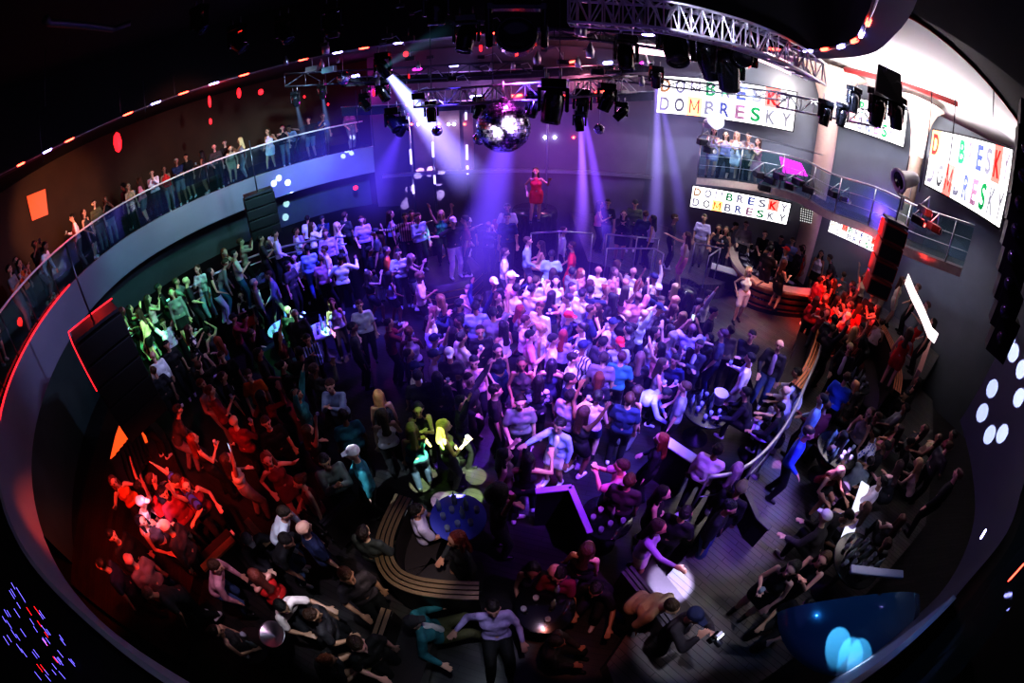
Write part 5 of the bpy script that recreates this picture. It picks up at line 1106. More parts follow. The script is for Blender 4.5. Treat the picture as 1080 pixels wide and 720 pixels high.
HC = {'k': (.012, .010, .010), 'n': (.07, .035, .02), 'y': (.62, .46, .24), 'g': (.35, .33, .32), 'r': (.25, .06, .03), 'o': (.2, .12, .07)}
CO = {'white': (.82, .82, .85), 'black': (.015, .015, .018), 'grey': (.22, .22, .24), 'charcoal': (.05, .05, .055), 'navy': (.02, .03, .09), 'blue': (.05, .12, .55), 'pale blue': (.35, .45, .7), 'red': (.65, .03, .03),
      'orange': (.75, .16, .03), 'pink': (.7, .3, .4), 'teal': (.04, .22, .24), 'lime': (.55, .75, .2), 'tan': (.5, .36, .24), 'cream': (.7, .64, .55), 'denim': (.08, .14, .28), 'maroon': (.2, .02, .04), 'lilac': (.5, .4, .7), 'yellow': (.7, .5, .1), 'olive': (.12, .13, .06)}
WORD = {'stand': 'standing', 'relax': 'standing at ease', 'drink': 'holding a hand up to the chest', 'cheer': 'with one arm raised', 'hands': 'with both arms raised', 'phone': 'holding both hands before the face', 'dance': 'dancing', 'dance2': 'dancing with one hand lifted', 'cross': 'with folded arms', 'clap': 'clapping', 'walk': 'walking', 'lean': 'leaning forward', 'bend': 'bending far forward', 'point': 'stretching one arm out', 'sit': 'sitting', 'sitback': 'lounging back on a seat', 'sitlean': 'sitting and leaning forward', 'hip': 'posing with a hand lifted', 'djay': 'reaching down over the decks', 'arms': 'with arms spread wide', 'camera': 'holding both hands to the face'}
TW = {'tee': 't-shirt', 'long': 'long sleeved top', 'shirt': 'shirt', 'jacket': 'jacket', 'loose': 'loose t-shirt', 'crop': 'crop top', 'vest': 'sleeveless top', 'dress': 'dress'}
PAT = {'floral': 'floral ', 'stripe': 'striped ', 'dots': 'dotted '}
HW = {'longhair': 'long ', 'short': 'short ', 'crop_hair': 'cropped ', 'bun': '', 'afro': 'big curly ', 'cap': '', 'bald': ''}
HN = {'k': 'black', 'n': 'brown', 'y': 'blonde', 'g': 'grey', 'r': 'red', 'o': 'light brown'}
PEOPLE = []; OCC = []; HELD = []
def jitter(c, j=.12): return tuple(max(0, min(1, x*(1+random.uniform(-j, j)))) for x in c)
def person(u, v, zf, pose, sex, top, tcol, bot, bcol, hair, hcol, skin, face, label=None, zone='', scale=1.0, pos=None):
    J = _pc.get((pose, sex)) or _pc.setdefault((pose, sex), skel(pose, sex)); h = J['head']*scale
    a = math.radians(face); c, s = math.cos(a), math.sin(a); rz = -a
    if pos is None:
        p = at(u, v, zf+h.z); off = V(h.x*c+h.y*s, -h.x*s+h.y*c, 0); loc = V(p.x-off.x, p.y-off.y, zf)
    else: loc = Vector(pos)
    b = bpy.data.objects.new('person', pmesh(pose, sex, 'body')); C.objects.link(b); b.location = loc; b.rotation_euler = (0, 0, rz); b.scale = (scale,)*3
    b.color = (*jitter(SK[skin], .08), 1)
    def child(nm, what, col):
        o = bpy.data.objects.new(nm, pmesh(pose, sex, what)); C.objects.link(o); o.parent = b; o.color = (*col, 1); return o
    topn = top.partition(':')[0]
    child('dress' if topn == 'dress' else {'jacket': 'jacket'}.get(topn, 'shirt'), top, jitter(CO[tcol]))
    if topn != 'dress' and bot in ('pants', 'shorts', 'skirt'): child({'pants': 'trousers', 'shorts': 'shorts', 'skirt': 'skirt'}[bot], bot, jitter(CO[bcol]))
    if hair == 'cap': child('cap', 'cap', CO[hcol])
    elif hair != 'bald': child('hair', hair, jitter(HC[hcol], .3))
    sc_ = CO['white'] if random.random() < .3 else CO['black']
    child('shoe', 'shoer', sc_); child('shoe', 'shoel', sc_)
    R_ = Matrix.Rotation(rz, 3, 'Z')
    def W(p): return loc+R_@(Vector(p)*scale)
    if label and top == 'jacket' and (' over ' in label or 'open' in label or 'lilac shirt' in label or 'lounging at bottom' in label or 'photographer' in label):
        fc_ = {'lilac': 'lilac'}.get('lilac' if 'lilac' in label else '', 'white'); kx = (pose, sex, 'front')
        if kx not in _pc: _pc[kx] = fuse('shirt_front', [(J['neck']-J['sp']*.06+J['fwd']*.05, .055, J['chest']+J['fwd']*.078, .066), (J['chest']+J['fwd']*.078, .066, J['pel']+J['sp']*.06+J['fwd']*.07, .07)], .015, 2, M['cloth'])
        o = bpy.data.objects.new('shirt_front', _pc[kx]); C.objects.link(o); o.parent = b; o.color = (*CO[fc_], 1)
    if label and 'emblem' in label:
        g = MB(); g.lathe(J['chest']+J['fwd']*.128+J['sp']*.03, [(.001, .012), (.05, .010), (.055, 0)], M['ice'], align(J['fwd']), 20); g.build('emblem', b)
    HELD.append((b, pose, W(J['wrr']+(J['wrr']-J['elr']).normalized()*.075), W(J['wrl']), rz, label, (u, v)))
    b['category'] = 'person'
    if hair == 'cap': hd = 'in a %s cap' % hcol
    elif hair == 'bald': hd = 'with a shaved head'
    elif hair == 'bun': hd = 'with tied %s hair' % HN[hcol]
    else: hd = 'with %s%s hair' % (HW[hair], HN[hcol])
    tn, _, pt = top.partition(':')
    desc = 'person %s in %s %s%s' % (hd, tcol, PAT.get(pt, ''), TW[tn])
    if topn != 'dress' and bot == 'skirt': desc += ' and skirt'
    PEOPLE.append([b, label, desc, WORD[pose], zone, (u, v), loc, top, tcol]); OCC.append((loc.x, loc.y, zf)); return b
# u v zf pose sex top colour bottom colour hair haircol skin face | label
HERO = '''
390 264 .3 relax m tee black pants white short k t r|man-like build in black t-shirt and white trousers
408 264 .3 stand m tee orange pants navy crop_hair n l r|person in orange top with denim trousers behind the group left of the podium
420 267 .3 drink m tee cream pants black short k l c|person in pale t-shirt holding a hand up left of the podium
434 272 .3 clap f vest black skirt grey longhair y l r|blonde person in black top and grey skirt left of the eight sided podium
427 229 1.02 arms m shirt:stripe tan pants black short k t c|person in tan patterned shirt arm outstretched on the eight sided podium
441 229 1.02 drink m long pale_blue pants black short n l c-30|person in pale blue top beside the tan shirt on the podium
412 226 1.0 stand f vest lilac skirt black longhair n l r|long haired person in lilac top at the far left of the podium group
434 226 1.0 relax m tee black pants black short k t c|dark haired person in black between two podium guests
465 226 1.02 hands f vest teal pants black longhair y l c|green lit person with both arms up on the eight sided podium
478 234 1.02 arms m tee black pants white cap white l c-20|person in white cap, black t-shirt and white trousers on the podium edge
490 232 1.0 relax m tee maroon pants black short k t l|person in maroon t-shirt behind the white capped podium guest
535 229 1.0 stand m tee navy pants black short k t c|broad person in navy t-shirt standing alone below the mirror ball
535 219 1.0 relax m loose cream pants black short n l c|person in cream t-shirt directly behind the broad navy one
565 181 2.0 hip f dress red pants black longhair n t c|dancer in a short red dress on the tall round podium
533 266 .2 stand m tee white pants grey short n l r|person in white t-shirt left of the grey blue shirted one at back
557 254 .5 relax m shirt pale_blue pants grey short n l r|person in grey blue shirt standing before the violet wall
570 258 .5 sit f dress tan pants black longhair n t l|bare armed person in tan dress behind the grey blue shirt
582 268 .2 relax m loose pale_blue pants navy short k d b|person in long pale blue shirt seen from behind
595 243 .2 stand m shirt white pants black crop_hair n l r|person in white shirt standing behind the red shirted one
603 259 .2 relax m tee red pants red short n t l|person dressed wholly in bright red in the back rows
641 214 1.0 stand m tee black pants denim short k t c|person in black t-shirt and denim trousers on the back platform
633 216 1.0 drink f vest pink pants black longhair k t r|person in pink top at the left end of the back platform
658 226 1.0 clap f jacket black skirt black longhair n l c|long haired person in black jacket and skirt on the back platform
670 215 1.0 relax m jacket olive pants black cap charcoal l c|person in olive jacket and dark cap on the back platform
681 226 1.0 drink m shirt navy pants navy short n l b|person in navy shirt at the front rail of the back platform
688 231 1.0 relax f vest lilac pants black longhair k t l|person in lilac top right of the navy shirt on the platform
712 230 1.0 stand m jacket charcoal pants charcoal short n l r|person in dark suit standing right of the back platform group
743 230 1.0 stand m tee lilac pants grey short n l c|person in lilac t-shirt standing left of the booth guests
724 249 1.1 point f crop white shorts pink longhair n l l|performer in white with bare legs on the low round podium
790 286 .5 hip f crop white shorts white longhair y l c-25|performer in white outfit and bare legs before the copper booth
758 241 .8 relax f vest black pants black longhair k t c|long haired person in black left of the booth counter
766 243 .8 drink f vest black pants black longhair n t c|brown haired person in black beside the booth counter
776 238 .8 lean m long charcoal pants black short k t r|person in charcoal leaning over the back of the booth
787 237 .8 relax m jacket grey pants black short n l c|person in grey jacket at the back left of the booth
807 247 .8 djay m tee black pants black crop_hair n l c-20|person in black t-shirt leaning over the booth decks
824 252 .8 djay m long navy pants black short k t c|person in navy behind the middle of the booth
836 254 .8 relax m shirt pale_blue pants black short n l c|person in pale blue shirt behind the booth
847 262 .8 drink f dress red pants black longhair n t c|person in red dress at the right side of the booth
866 268 .8 stand f vest white skirt black longhair k t c|person in white top standing behind the red lit group
875 272 .8 lean m jacket black pants black short n t l|person in black jacket leaning left near the dotted light panel
868 294 .5 relax f vest red pants black longhair n l c|red lit person in red top at the booth's right end
879 297 .5 drink f vest black pants black longhair n t l|
890 290 .5 relax m tee teal pants black short n l b|person in green blue t-shirt in the red lit group
899 300 .5 stand m jacket black pants black short k t l|
912 292 .8 hands f vest cream pants black longhair r l c|red lit person with both arms raised below the red speaker stack
920 312 .5 relax m tee black pants grey crop_hair g l b|grey haired person in black at the edge of the red lit group
871 314 .5 dance f vest black skirt black longhair r t c|
884 317 .5 clap f vest red pants black longhair k t r|
897 322 .5 drink m shirt white pants black short n t l|person in white shirt in the thick of the red lit group
880 336 .5 relax m tee charcoal pants black crop_hair k b b|
872 330 .5 dance2 f vest maroon pants black longhair n l c|
925 325 .5 clap f crop pink skirt black longhair n l l|bare armed person facing left in the red lit group
930 340 .5 relax f vest white pants black bun n l b|person in white with tied hair right of the red lit group
910 345 .5 lean m tee black pants black short k t l|
896 367 .5 relax m jacket black pants black crop_hair y l c|person in black jacket over pale shirt below the red lit group
934 283 1.5 stand f dress pink pants black longhair y l r|bare legged person on the bench below the red speaker stack
952 296 1.5 stand f dress cream pants black longhair n l r|second bare legged person on the bench, nearer the glowing strip
968 303 1.5 relax m tee black pants black short n l l|person in black t-shirt before the broad glowing strip
978 322 1.5 dance m tee grey pants red short n l l|person in grey t-shirt before the broad glowing strip
984 340 1.5 relax f vest charcoal pants black longhair k t l|dark haired person at the near end of the glowing strip
960 350 1.5 drink f dress red pants black longhair n l b|red dressed person on the slatted copper bench
822 364 .5 relax m jacket charcoal pants denim bald n l c|shaven headed person in dark jacket and lilac shirt on the walkway
793 354 .5 cross m jacket black pants black short k t c|person in black jacket with clasped hands on the walkway
762 352 .3 drink m tee charcoal pants navy short n l l|person in charcoal t-shirt touching the chin by the walkway edge
791 378 .3 drink m shirt white pants white short k t l|person in white shirt facing left beside the walkway
737 364 0 cross m jacket charcoal pants black short n t c20|curly haired person in open dark jacket over a white shirt
748 311 0 cheer m long white pants navy short k l r|person in white sleeves stretching one arm up to the booth
753 329 .1 stand m tee black pants black short k t r|
840 393 .5 sitlean m shirt white pants white short k t l|person in white shirt sitting by the curved handrail
829 412 .3 sitlean m tee lilac pants lilac bald n l l|shaven headed person in lilac sitting inside the handrail
822 430 .3 sitlean m jacket black pants black short k t l|person in black with lit forearm sitting by the violet table
786 414 .3 sitlean m jacket black pants black short k t l|person in black with lilac lit shoulder by the ice bucket
893 398 .5 stand m tee blue pants black short n l b|person in bright blue t-shirt seen from behind on the walkway
867 421 .5 relax m shirt pale_blue pants black short k t l|person in pale blue shirt leaning by the curved handrail
853 457 .5 relax m shirt blue pants black short k t r|person in blue shirt with sleeves down beside the bottle table
922 457 .5 sitlean m shirt:dots blue pants black short k t l|person in blue dotted shirt seated at the bottle table
934 470 .5 sit m tee black pants black short k b l|person in black seated behind the dotted shirt
968 402 .8 sitback f dress black pants black longhair k t l|
955 430 .6 sitback m tee grey pants black short k b l|
948 452 .6 sit f dress pink pants black longhair n l l|bare legged person in pink lounging on the right benches
975 452 .6 sitback f dress charcoal pants black longhair n l l|
990 462 .7 sitback f vest tan pants black longhair n t l|long haired person in tan top on the right benches
1005 458 .8 sit m tee maroon pants black short k t l|person in maroon top at the far end of the right benches
968 488 .6 sitlean f vest cream pants black longhair y l l|
1010 500 .9 stand m jacket black pants black short n l l|person in black jacket standing at the far right wall
930 508 .5 sit m tee white pants black short k t l|person in white seated by the glowing counter
912 535 .5 sit f vest lilac pants lilac longhair n l l|person in lilac beside the long glowing counter
895 545 .5 sitlean m tee black pants black short k b r|person in black hunched over the glowing counter
870 545 .5 sitlean m jacket charcoal pants black cap white l l|person in white cap and charcoal jacket before the glowing counter
868 590 .5 clap f vest black pants black longhair n l c|person in black clasping hands left of the blue hood
835 600 .5 drink f vest black skirt black longhair k l c|person in black at the edge of the walkway by the hood
850 640 .3 sit m tee black pants black short k t c|
703 415 0 bend m long pale_blue pants black short k l r|person in pale blue shirt bending far over the dark table
722 408 0 relax m tee grey pants black short n l l|
712 380 0 drink m tee navy pants black short k t c|person in navy t-shirt holding a hand up beside the suit
700 384 0 drink f vest grey pants black longhair n l r|
664 420 0 stand m tee navy pants black short n l b|person in navy t-shirt with back turned, right of the floral top
632 398 0 stand f loose:floral black pants black longhair r l b|red haired person in black floral top seen from behind
637 377 0 stand m tee grey pants black short n l b|broad person in pale grey t-shirt seen from behind
656 376 0 relax m tee teal pants black short n l b|
605 378 0 relax m tee white pants navy short k l r|person in white t-shirt, face turned right, mid crowd
602 400 0 drink m tee navy pants black short k t r|
602 417 0 relax m tee lilac pants black short k l b30|
568 402 0 relax f loose:floral lilac pants black longhair k l b|dark haired person in lilac floral top seen from behind
560 354 0 drink m tee pink pants black short k l r|person in pink t-shirt facing right, left of the crowd's middle
584 358 0 relax m tee white pants black short k t r|
590 449 0 point f jacket pale_blue skirt white short k t c25|person in pale blue open jacket with one arm stretched right
474 374 0 drink m tee charcoal pants black cap white l c|person in white cap with a hand to the mouth
458 375 0 relax m tee lilac pants black cap navy l r|
438 388 0 drink m shirt:dots lilac pants black cap navy l r|
500 382 0 relax f vest pink pants black short k l c|person in pink top with short black hair, left of the crowd
440 396 0 stand m tee black pants black short k t b|
461 398 0 stand f jacket charcoal pants black longhair k t b|
399 417 0 stand f vest charcoal pants black longhair y l b|person with long blonde hair seen from behind in the left crowd
441 432 0 clap f crop black pants black longhair k l c|person in black crop top with pale lit shoulders
403 437 0 relax f vest white pants black longhair n l b|
434 452 0 relax f vest teal pants navy longhair o l b|
469 449 0 drink f crop lime pants charcoal longhair y l r|lime lit blonde person standing by the round light pools
523 412 0 stand m tee black pants black short k l r|
533 480 0 hip f vest olive pants black longhair k l r|person in olive top with green lit back beside the light pools
557 484 0 dance f vest black pants black longhair k t b|
528 523 .1 cheer m tee black pants black afro k b r|person with huge curly black hair raising one arm
440 538 .1 sit m loose lilac pants black short k t r|person in lilac t-shirt seated at the round blue table
655 491 0 clap m tee pink pants black short n l l|person with pink lit face holding a hand to the mouth
664 506 0 stand m tee charcoal pants black short n l b|person in charcoal t-shirt right behind the pink lit face
620 578 0 stand f vest black pants black longhair n l b|brown curly haired person at the end of the violet topped partition
697 463 0 relax f jacket black pants black longhair r l l|person in black jacket with magenta lit face
757 474 .1 relax m shirt white pants black short k b b|person in white shirt seen from behind by the walkway
778 494 .1 stand f jacket black pants black longhair g l b|grey haired person in black by the handrail's lower end
781 515 .1 stand m jacket black pants black cap olive t b|person in olive cap by the handrail's lower end
770 535 .1 stand m jacket black pants denim short k t r|broad person in black jacket and denim trousers at lower right
700 520 0 drink f vest black pants black longhair k l r|long black haired person holding a hand up at lower centre
695 556 .1 point f shirt lilac skirt white longhair n t r|person in lilac shirt reaching an arm over the bright floor patch
723 540 0 relax m tee black pants black short k t b|
590 607 0 sit m tee maroon pants black short k t c|
585 603 0 sit m tee black pants black bald g t c|
562 602 0 sit f vest charcoal pants black longhair k t c|
628 622 0 sitlean m tee black pants black short k t c|person in black t-shirt sitting with both forearms lit red
520 642 0 sitback m shirt lilac pants black short k l c|person in lilac shirt looking up from a seat at bottom centre
436 656 0 sitback m jacket teal pants olive cap charcoal l r20|person in teal jacket and dark cap lounging at bottom centre
733 650 .2 camera m jacket charcoal pants black cap navy l r|photographer in dark jacket and cap at the bottom right of centre
708 640 .2 lean m jacket tan pants black crop_hair n l r|person in tan hooded jacket bending beside the photographer
301 541 .3 lean m long white pants denim short n l r40|person in white long sleeves and denim leaning right at lower left
303 570 .3 lean m tee black pants denim short k t r60|person in black t-shirt bending beside the white sleeved one
262 570 .3 sitlean m jacket black pants black cap charcoal l c|person in dark cap seated behind the bending pair
228 597 .3 lean m shirt pink pants denim short n l r50|person in pink white shirt bending low at lower left
268 606 .3 sit f vest red pants black longhair r l b|red lit person with red hair seated at lower left
298 640 .2 sitlean m tee white pants black short k t r90|person in white t-shirt crouching over the shiny ice bowl
150 530 .3 lean m shirt white pants charcoal cap white l r40|person in white cap and pale shirt leaning toward the red group
186 508 .3 cheer m loose:stripe blue pants black short n l l|person in blue striped shirt thrusting one fist up
204 463 .3 drink f vest black pants black longhair r l r|red lit long haired person in black top at lower left
240 484 .3 cheer f crop cream pants grey longhair n l r|red lit person holding a phone high overhead
136 590 .3 stand m tee grey pants black bald n l b|shaven headed person in grey t-shirt by the lower left parapet
120 508 .3 dance f vest orange pants black longhair r l c|
148 512 .3 hands f vest red pants black longhair k t r|
196 512 .3 cheer f vest maroon pants black longhair r l c|
160 505 .3 dance2 m tee black pants black short n l r|
173 520 .3 relax m tee maroon pants black short k t c|
141 427 .3 point f vest black pants black longhair k l r|person in black with an arm out by the glowing orange floor
162 391 .2 walk m tee black pants black crop_hair n t b|person in black walking away beside the green light pool
188 432 .2 lean m tee charcoal pants grey short n l r|
213 405 .2 relax m shirt grey pants grey short r l r50|red lit person in grey shirt seen from behind at left
222 412 .2 drink m tee maroon pants black short r l r|
234 376 0 relax m tee black pants black short n l c|
235 397 0 stand m tee black pants black short n l r|person in black t-shirt with a round pale chest emblem
262 396 0 relax m tee orange pants black short n l c20|person in orange t-shirt on the dark left floor
273 372 0 relax m tee charcoal pants black short k t r|
298 386 0 point f jacket black pants black bun k l r|person in black with one arm pointing right at left
316 371 0 stand m jacket charcoal pants charcoal short k t b|
324 358 0 clap m shirt:stripe pale_blue pants black short k t c|person in pale blue striped shirt rubbing hands
348 407 0 clap m shirt pale_blue pants charcoal short n l c30|person in pale dress shirt clasping hands on the left floor
362 438 0 stand m tee teal pants black short k b b|
281 446 0 relax m tee black pants black short n l c|
282 485 .1 hip f dress maroon pants black longhair r l c|red lit person in strapless dress on the lower left floor
316 508 .1 relax f vest maroon pants black bun n l l|
343 487 .1 clap m jacket grey pants black short k t c|person in grey jacket looking down at lower left
372 478 .1 relax m jacket teal pants black cap white l l|person in white cap and teal jacket seen from the side
372 345 .1 stand m jacket charcoal pants black short k b r|
379 322 .1 relax m tee white pants black short n l c|
303 327 .1 stand m jacket charcoal pants black bald g l c|
311 332 .1 stand m jacket charcoal pants black crop_hair g l c|grey haired person in charcoal jacket between the pale tables
350 320 .1 relax f vest lilac pants black longhair n l c|
254 312 .1 drink f vest black skirt red longhair n l c|person in black top and red skirt left of the pale tables
283 290 .3 walk m jacket grey pants grey short n l l|
268 298 .3 stand m jacket grey pants black short g l r|
310 272 .4 cross f shirt white pants black longhair k l c|person in white shirt with folded arms at the back left
338 273 .4 stand m tee pink pants black short n l b|person in pinkish t-shirt seen from behind at the back left
324 262 .6 relax m shirt pale_blue pants denim short k t b|
342 263 .6 relax m shirt:stripe cream pants black short n l l|
312 244 .8 drink m tee white pants black short k t r|
329 238 .9 clap f shirt white pants black longhair n l r|
343 246 .9 relax m shirt:stripe lilac pants black short n t c|
356 238 .9 hip f dress white pants black longhair y l r|blonde person in white dress beside the deep blue wall
381 232 .9 relax m tee lilac pants black short n l c|
395 245 .9 stand m tee charcoal pants black short k t l|
150 349 .5 relax f loose white pants black longhair n l c|green lit person in white leftmost below the terrace railing
172 341 .5 hands m tee white pants black short n l c|green lit person with arms raised below the terrace railing
199 347 .5 dance f loose:floral white pants black longhair n l r|green lit person in floral top below the terrace railing
161 375 .3 stand m shirt white pants black bald n l b|person with blazing white back in the green light pool
176 364 .3 stand m tee black pants black short k t c|
129 328 1.2 relax f vest tan pants black longhair n l r|
137 326 1.2 phone f vest charcoal pants black longhair k l r|
156 315 1.2 clap f vest pink pants black longhair n l r|person in pink top clapping at the left terrace rail
167 303 1.2 relax m tee black pants black short k b r|
177 318 .6 relax f vest black pants black longhair k t r|
195 311 .6 point f vest pink pants black longhair n l r|person in pink top stretching an arm along the terrace step
208 284 1.2 drink f shirt white pants pale_blue longhair n l c30|person in white shirt at the left terrace rail
222 287 1.2 relax f vest black pants pale_blue longhair k l r|
238 277 1.2 lean m shirt grey pants teal short n l r|
247 268 1.2 drink m tee cream pants teal short k l r|
254 255 1.2 phone m tee tan pants black short n l r|
196 296 1.2 relax m tee black pants black bald g l r|
275 252 1.2 drink m tee charcoal pants black short k t r|
290 247 1.2 relax m shirt white pants black short k t r|
'''
ZONES = [((455, 225), 'by the eight sided podium'), ((830, 300), 'near the copper booth'), ((890, 310), 'in the red lit group'), ((170, 520), 'in the lower left corner'), ((230, 400), 'on the dark left floor'), ((290, 290), 'behind the pale round tables'), ((320, 345), 'beside the pale round tables'), ((200, 300), 'along the left terrace rail'),
         ((430, 380), 'at the crowd\'s left edge'), ((500, 330), 'in the violet left crowd'), ((560, 300), 'in the crowd\'s back rows'), ((640, 300), 'behind the middle crowd'), ((700, 310), 'close to the walkway corner'), ((560, 380), 'in the middle crowd'), ((620, 350), 'amid the lilac lit crowd'), ((680, 370), 'right of the middle crowd'), ((720, 400), 'near the ice bucket table'), ((500, 430), 'behind the round light pools'), ((640, 450), 'at the crowd\'s near edge'),
         ((330, 440), 'left of the blonde hair'), ((300, 500), 'in the lower left dark'), ((560, 600), 'at bottom centre'), ((740, 520), 'at the handrail\'s lower end'), ((960, 450), 'on the right benches'), ((800, 400), 'beside the curved handrail'), ((660, 230), 'on the back platform'), ((60, 230), 'on the left balcony'), ((840, 620), 'by the blue hood')]
def zone_of(u, v): return min(ZONES, key=lambda z: (z[0][0]-u)**2+(z[0][1]-v)**2)[1]
def face_deg(u, v, code):
    d = ray(u, v); ph = math.degrees(math.atan2(d.x, d.y)); b = {'c': 180, 'b': 0, 'r': 90, 'l': -90}[code[0]]; return ph+b+(float(code[1:]) if len(code) > 1 else 0)
for ln in HERO.strip().split('\n'):
    a, lab = ln.split('|'); t = a.split(); lab = lab.replace('man-like build', 'standing person') or None
    u, v, zf, pose, sex, top, tc_, bot, bc_, hair, hc_, sk, fc = t
    u = float(u); v = float(v); person(u, v, float(zf), pose, sex, top, tc_.replace('_', ' '), bot, bc_.replace('_', ' '), hair, hc_, sk, face_deg(u, v, fc), lab)
# guests along the left balcony: placed behind the rail by bearing
BALP = [(12, 'relax', 'f', 'vest', 'lilac', 'longhair', 'n', 'r'), (22, 'drink', 'm', 'tee', 'grey', 'short', 'k', 'r'), (33, 'clap', 'f', 'vest', 'orange', 'longhair', 'k', 'r'), (52, 'lean', 'm', 'shirt', 'white', 'short', 'k', 'r'), (62, 'phone', 'm', 'tee', 'black', 'short', 'k', 'r'), (84, 'drink', 'm', 'shirt', 'white', 'short', 'k', 'l'), (96, 'relax', 'f', 'vest', 'charcoal', 'longhair', 'n', 'r'), (114, 'camera', 'f', 'vest', 'black', 'longhair', 'n', 'r'), (136, 'relax', 'm', 'tee', 'maroon', 'short', 'k', 'l'), (155, 'drink', 'f', 'shirt', 'pink', 'longhair', 'n', 'l'), (166, 'clap', 'm', 'shirt', 'white', 'short', 'n', 'r'), (175, 'relax', 'f', 'vest', 'red', 'longhair', 'k', 'r'),
        (206, 'stand', 'm', 'tee', 'black', 'short', 'k', 'r'), (220, 'drink', 'f', 'dress', 'charcoal', 'longhair', 'k', 'l'), (232, 'relax', 'm', 'tee', 'charcoal', 'bald', 'n', 'r'), (241, 'lean', 'f', 'dress', 'tan', 'longhair', 'n', 'r'), (250, 'relax', 'm', 'jacket', 'black', 'short', 'n', 'r'), (262, 'clap', 'f', 'vest', 'grey', 'longhair', 'y', 'l'), (284, 'hip', 'f', 'dress', 'white', 'longhair', 'n', 'c'), (298, 'point', 'f', 'vest', 'black', 'longhair', 'k', 'c'), (318, 'lean', 'm', 'tee', 'pale blue', 'short', 'k', 'c'), (331, 'arms', 'm', 'tee', 'black', 'short', 'k', 'c'), (345, 'drink', 'm', 'tee', 'navy', 'short', 'n', 'c'), (370, 'relax', 'm', 'tee', 'grey', 'short', 'k', 'c'), (43, 'stand', 'm', 'tee', 'charcoal', 'crop_hair', 'k', 'r'), (104, 'stand', 'm', 'tee', 'olive', 'short', 'k', 'r'), (145, 'stand', 'f', 'vest', 'tan', 'longhair', 'o', 'r'), (186, 'cross', 'm', 'jacket', 'navy', 'short', 'g', 'r')]
def bal_at(u, back):
    # horizon row for this column is found from the bearing of the rail curve
    best = None
    for i, p in enumerate(BAL):
        if i < 28: continue
        q = Vector((p.x, p.y, 5.0-CAMZ)); q.normalize(); th = q.angle(CF); x = q.dot(CR); y = q.dot(CU); n = math.hypot(x, y); r = 2*FL*math.sin(th/2)*PXMM; uu = 540+r*x/n
        if best is None or abs(uu-u) < best[0]: best = (abs(uu-u), i)
    i = best[1]; return BAL[i]-nrm_at(BAL, i)*back, i
for k, (u, pose, sex, top, col, hair, hc_, fc) in enumerate(BALP):
    p, i = bal_at(u, .42 if k % 4 else .95); n = nrm_at(BAL, i); base = math.degrees(math.atan2(n.x, n.y)); base += {'r': random.uniform(-15, 35), 'l': random.uniform(100, 150), 'c': random.uniform(-20, 60)}[fc]
    person(u, 200, 3.9, pose, sex, top, col, 'pants' if k % 3 else 'shorts', 'grey' if k % 2 else 'black', hair, hc_, random.choice('lltb'), base, zone='on the left balcony', pos=(p.x, p.y, 3.9))
for k, (u, top, col) in enumerate([(748, 'dress', 'lilac'), (762, 'vest', 'lilac'), (772, 'dress', 'white'), (784, 'tee', 'grey'), (795, 'dress', 'pink')]):
    q = atd(u, 187, 13.3); person(u, 150, SBs[0].z, ['relax', 'dance', 'hip', 'drink', 'clap'][k], 'f' if top != 'tee' else 'm', top, col, 'pants', 'black', 'longhair' if top != 'tee' else 'short', 'kny'[k % 3], 'l', 200+k*12, zone='on the gallery over the booth', pos=(q.x, q.y, SBs[0].z+.01))
# the packed crowd: filled round the guests placed by hand
def inpoly(x, y, pts):
    c = False; j = len(pts)-1
    for i in range(len(pts)):
        xi, yi = pts[i]; xj, yj = pts[j]
        if (yi > y) != (yj > y) and x < (xj-xi)*(y-yi)/(yj-yi)+xi: c = not c
        j = i
    return c
def proj(p):
    q = Vector(p)-Vector((0, 0, CAMZ)); q.normalize(); th = q.angle(CF); x = q.dot(CR); y = q.dot(CU); n = math.hypot(x, y) or 1; r = 2*FL*math.sin(th/2)*PXMM; return 540+r*x/n, 360-r*y/n
used = set()
def fill(poly, zf, n, sp, tops, cols, poses, botc=('black',), longp=.35, bright=.5, zone=None):
    xs = [at(u, v, zf+1.6) for u, v in poly]; x0 = min(p.x for p in xs); x1 = max(p.x for p in xs); y0 = min(p.y for p in xs); y1 = max(p.y for p in xs); m = 0; tries = 0
    while m < n and tries < n*60:
        tries += 1; x = random.uniform(x0, x1); y = random.uniform(y0, y1); u, v = proj((x, y, zf+1.6))
        if not inpoly(u, v, poly): continue
        if any((x-a)**2+(y-b)**2 < sp*sp for a, b, c in OCC) or (x > 5 and math.hypot(x, y) > 13.9): continue
        sex = 'f' if random.random() < .42 else 'm'; col = random.choice(cols); pose = random.choice(poses)
        top = random.choice(('vest', 'tee', 'vest', 'crop', 'dress', 'long') if sex == 'f' else tops)
        if col in ('white', 'lilac', 'pale blue') and random.random() < .1 and top in ('tee', 'shirt'): top += ':'+random.choice(('floral', 'stripe', 'dots'))
        hair = ('longhair' if random.random() < .85 else 'bun') if sex == 'f' else random.choice(('short', 'short', 'short', 'crop_hair', 'cap', 'bald', 'short'))
        hc_ = random.choice('kkknnnoyr' if sex == 'f' else 'kkknno')
        if hair == 'cap': hc_ = random.choice(('white', 'black', 'red', 'navy'))
        face = random.gauss(62, 45) if random.random() < .6 else random.uniform(0, 360)
        person(u, v, zf, pose, sex, top, col, 'pants' if sex == 'm' or random.random() < .6 else 'skirt', random.choice(botc), hair, hc_, random.choice('llttb'), face, zone=zone or '', pos=(x, y, zf), scale=random.uniform(.95, 1.05)); m += 1
DP = ['relax', 'drink', 'dance', 'dance2', 'stand', 'clap', 'relax', 'drink', 'phone', 'stand', 'cheer', 'hands']
WC = ['white', 'white', 'white', 'lilac', 'pale blue', 'black', 'charcoal', 'grey', 'navy', 'pink', 'cream', 'black']
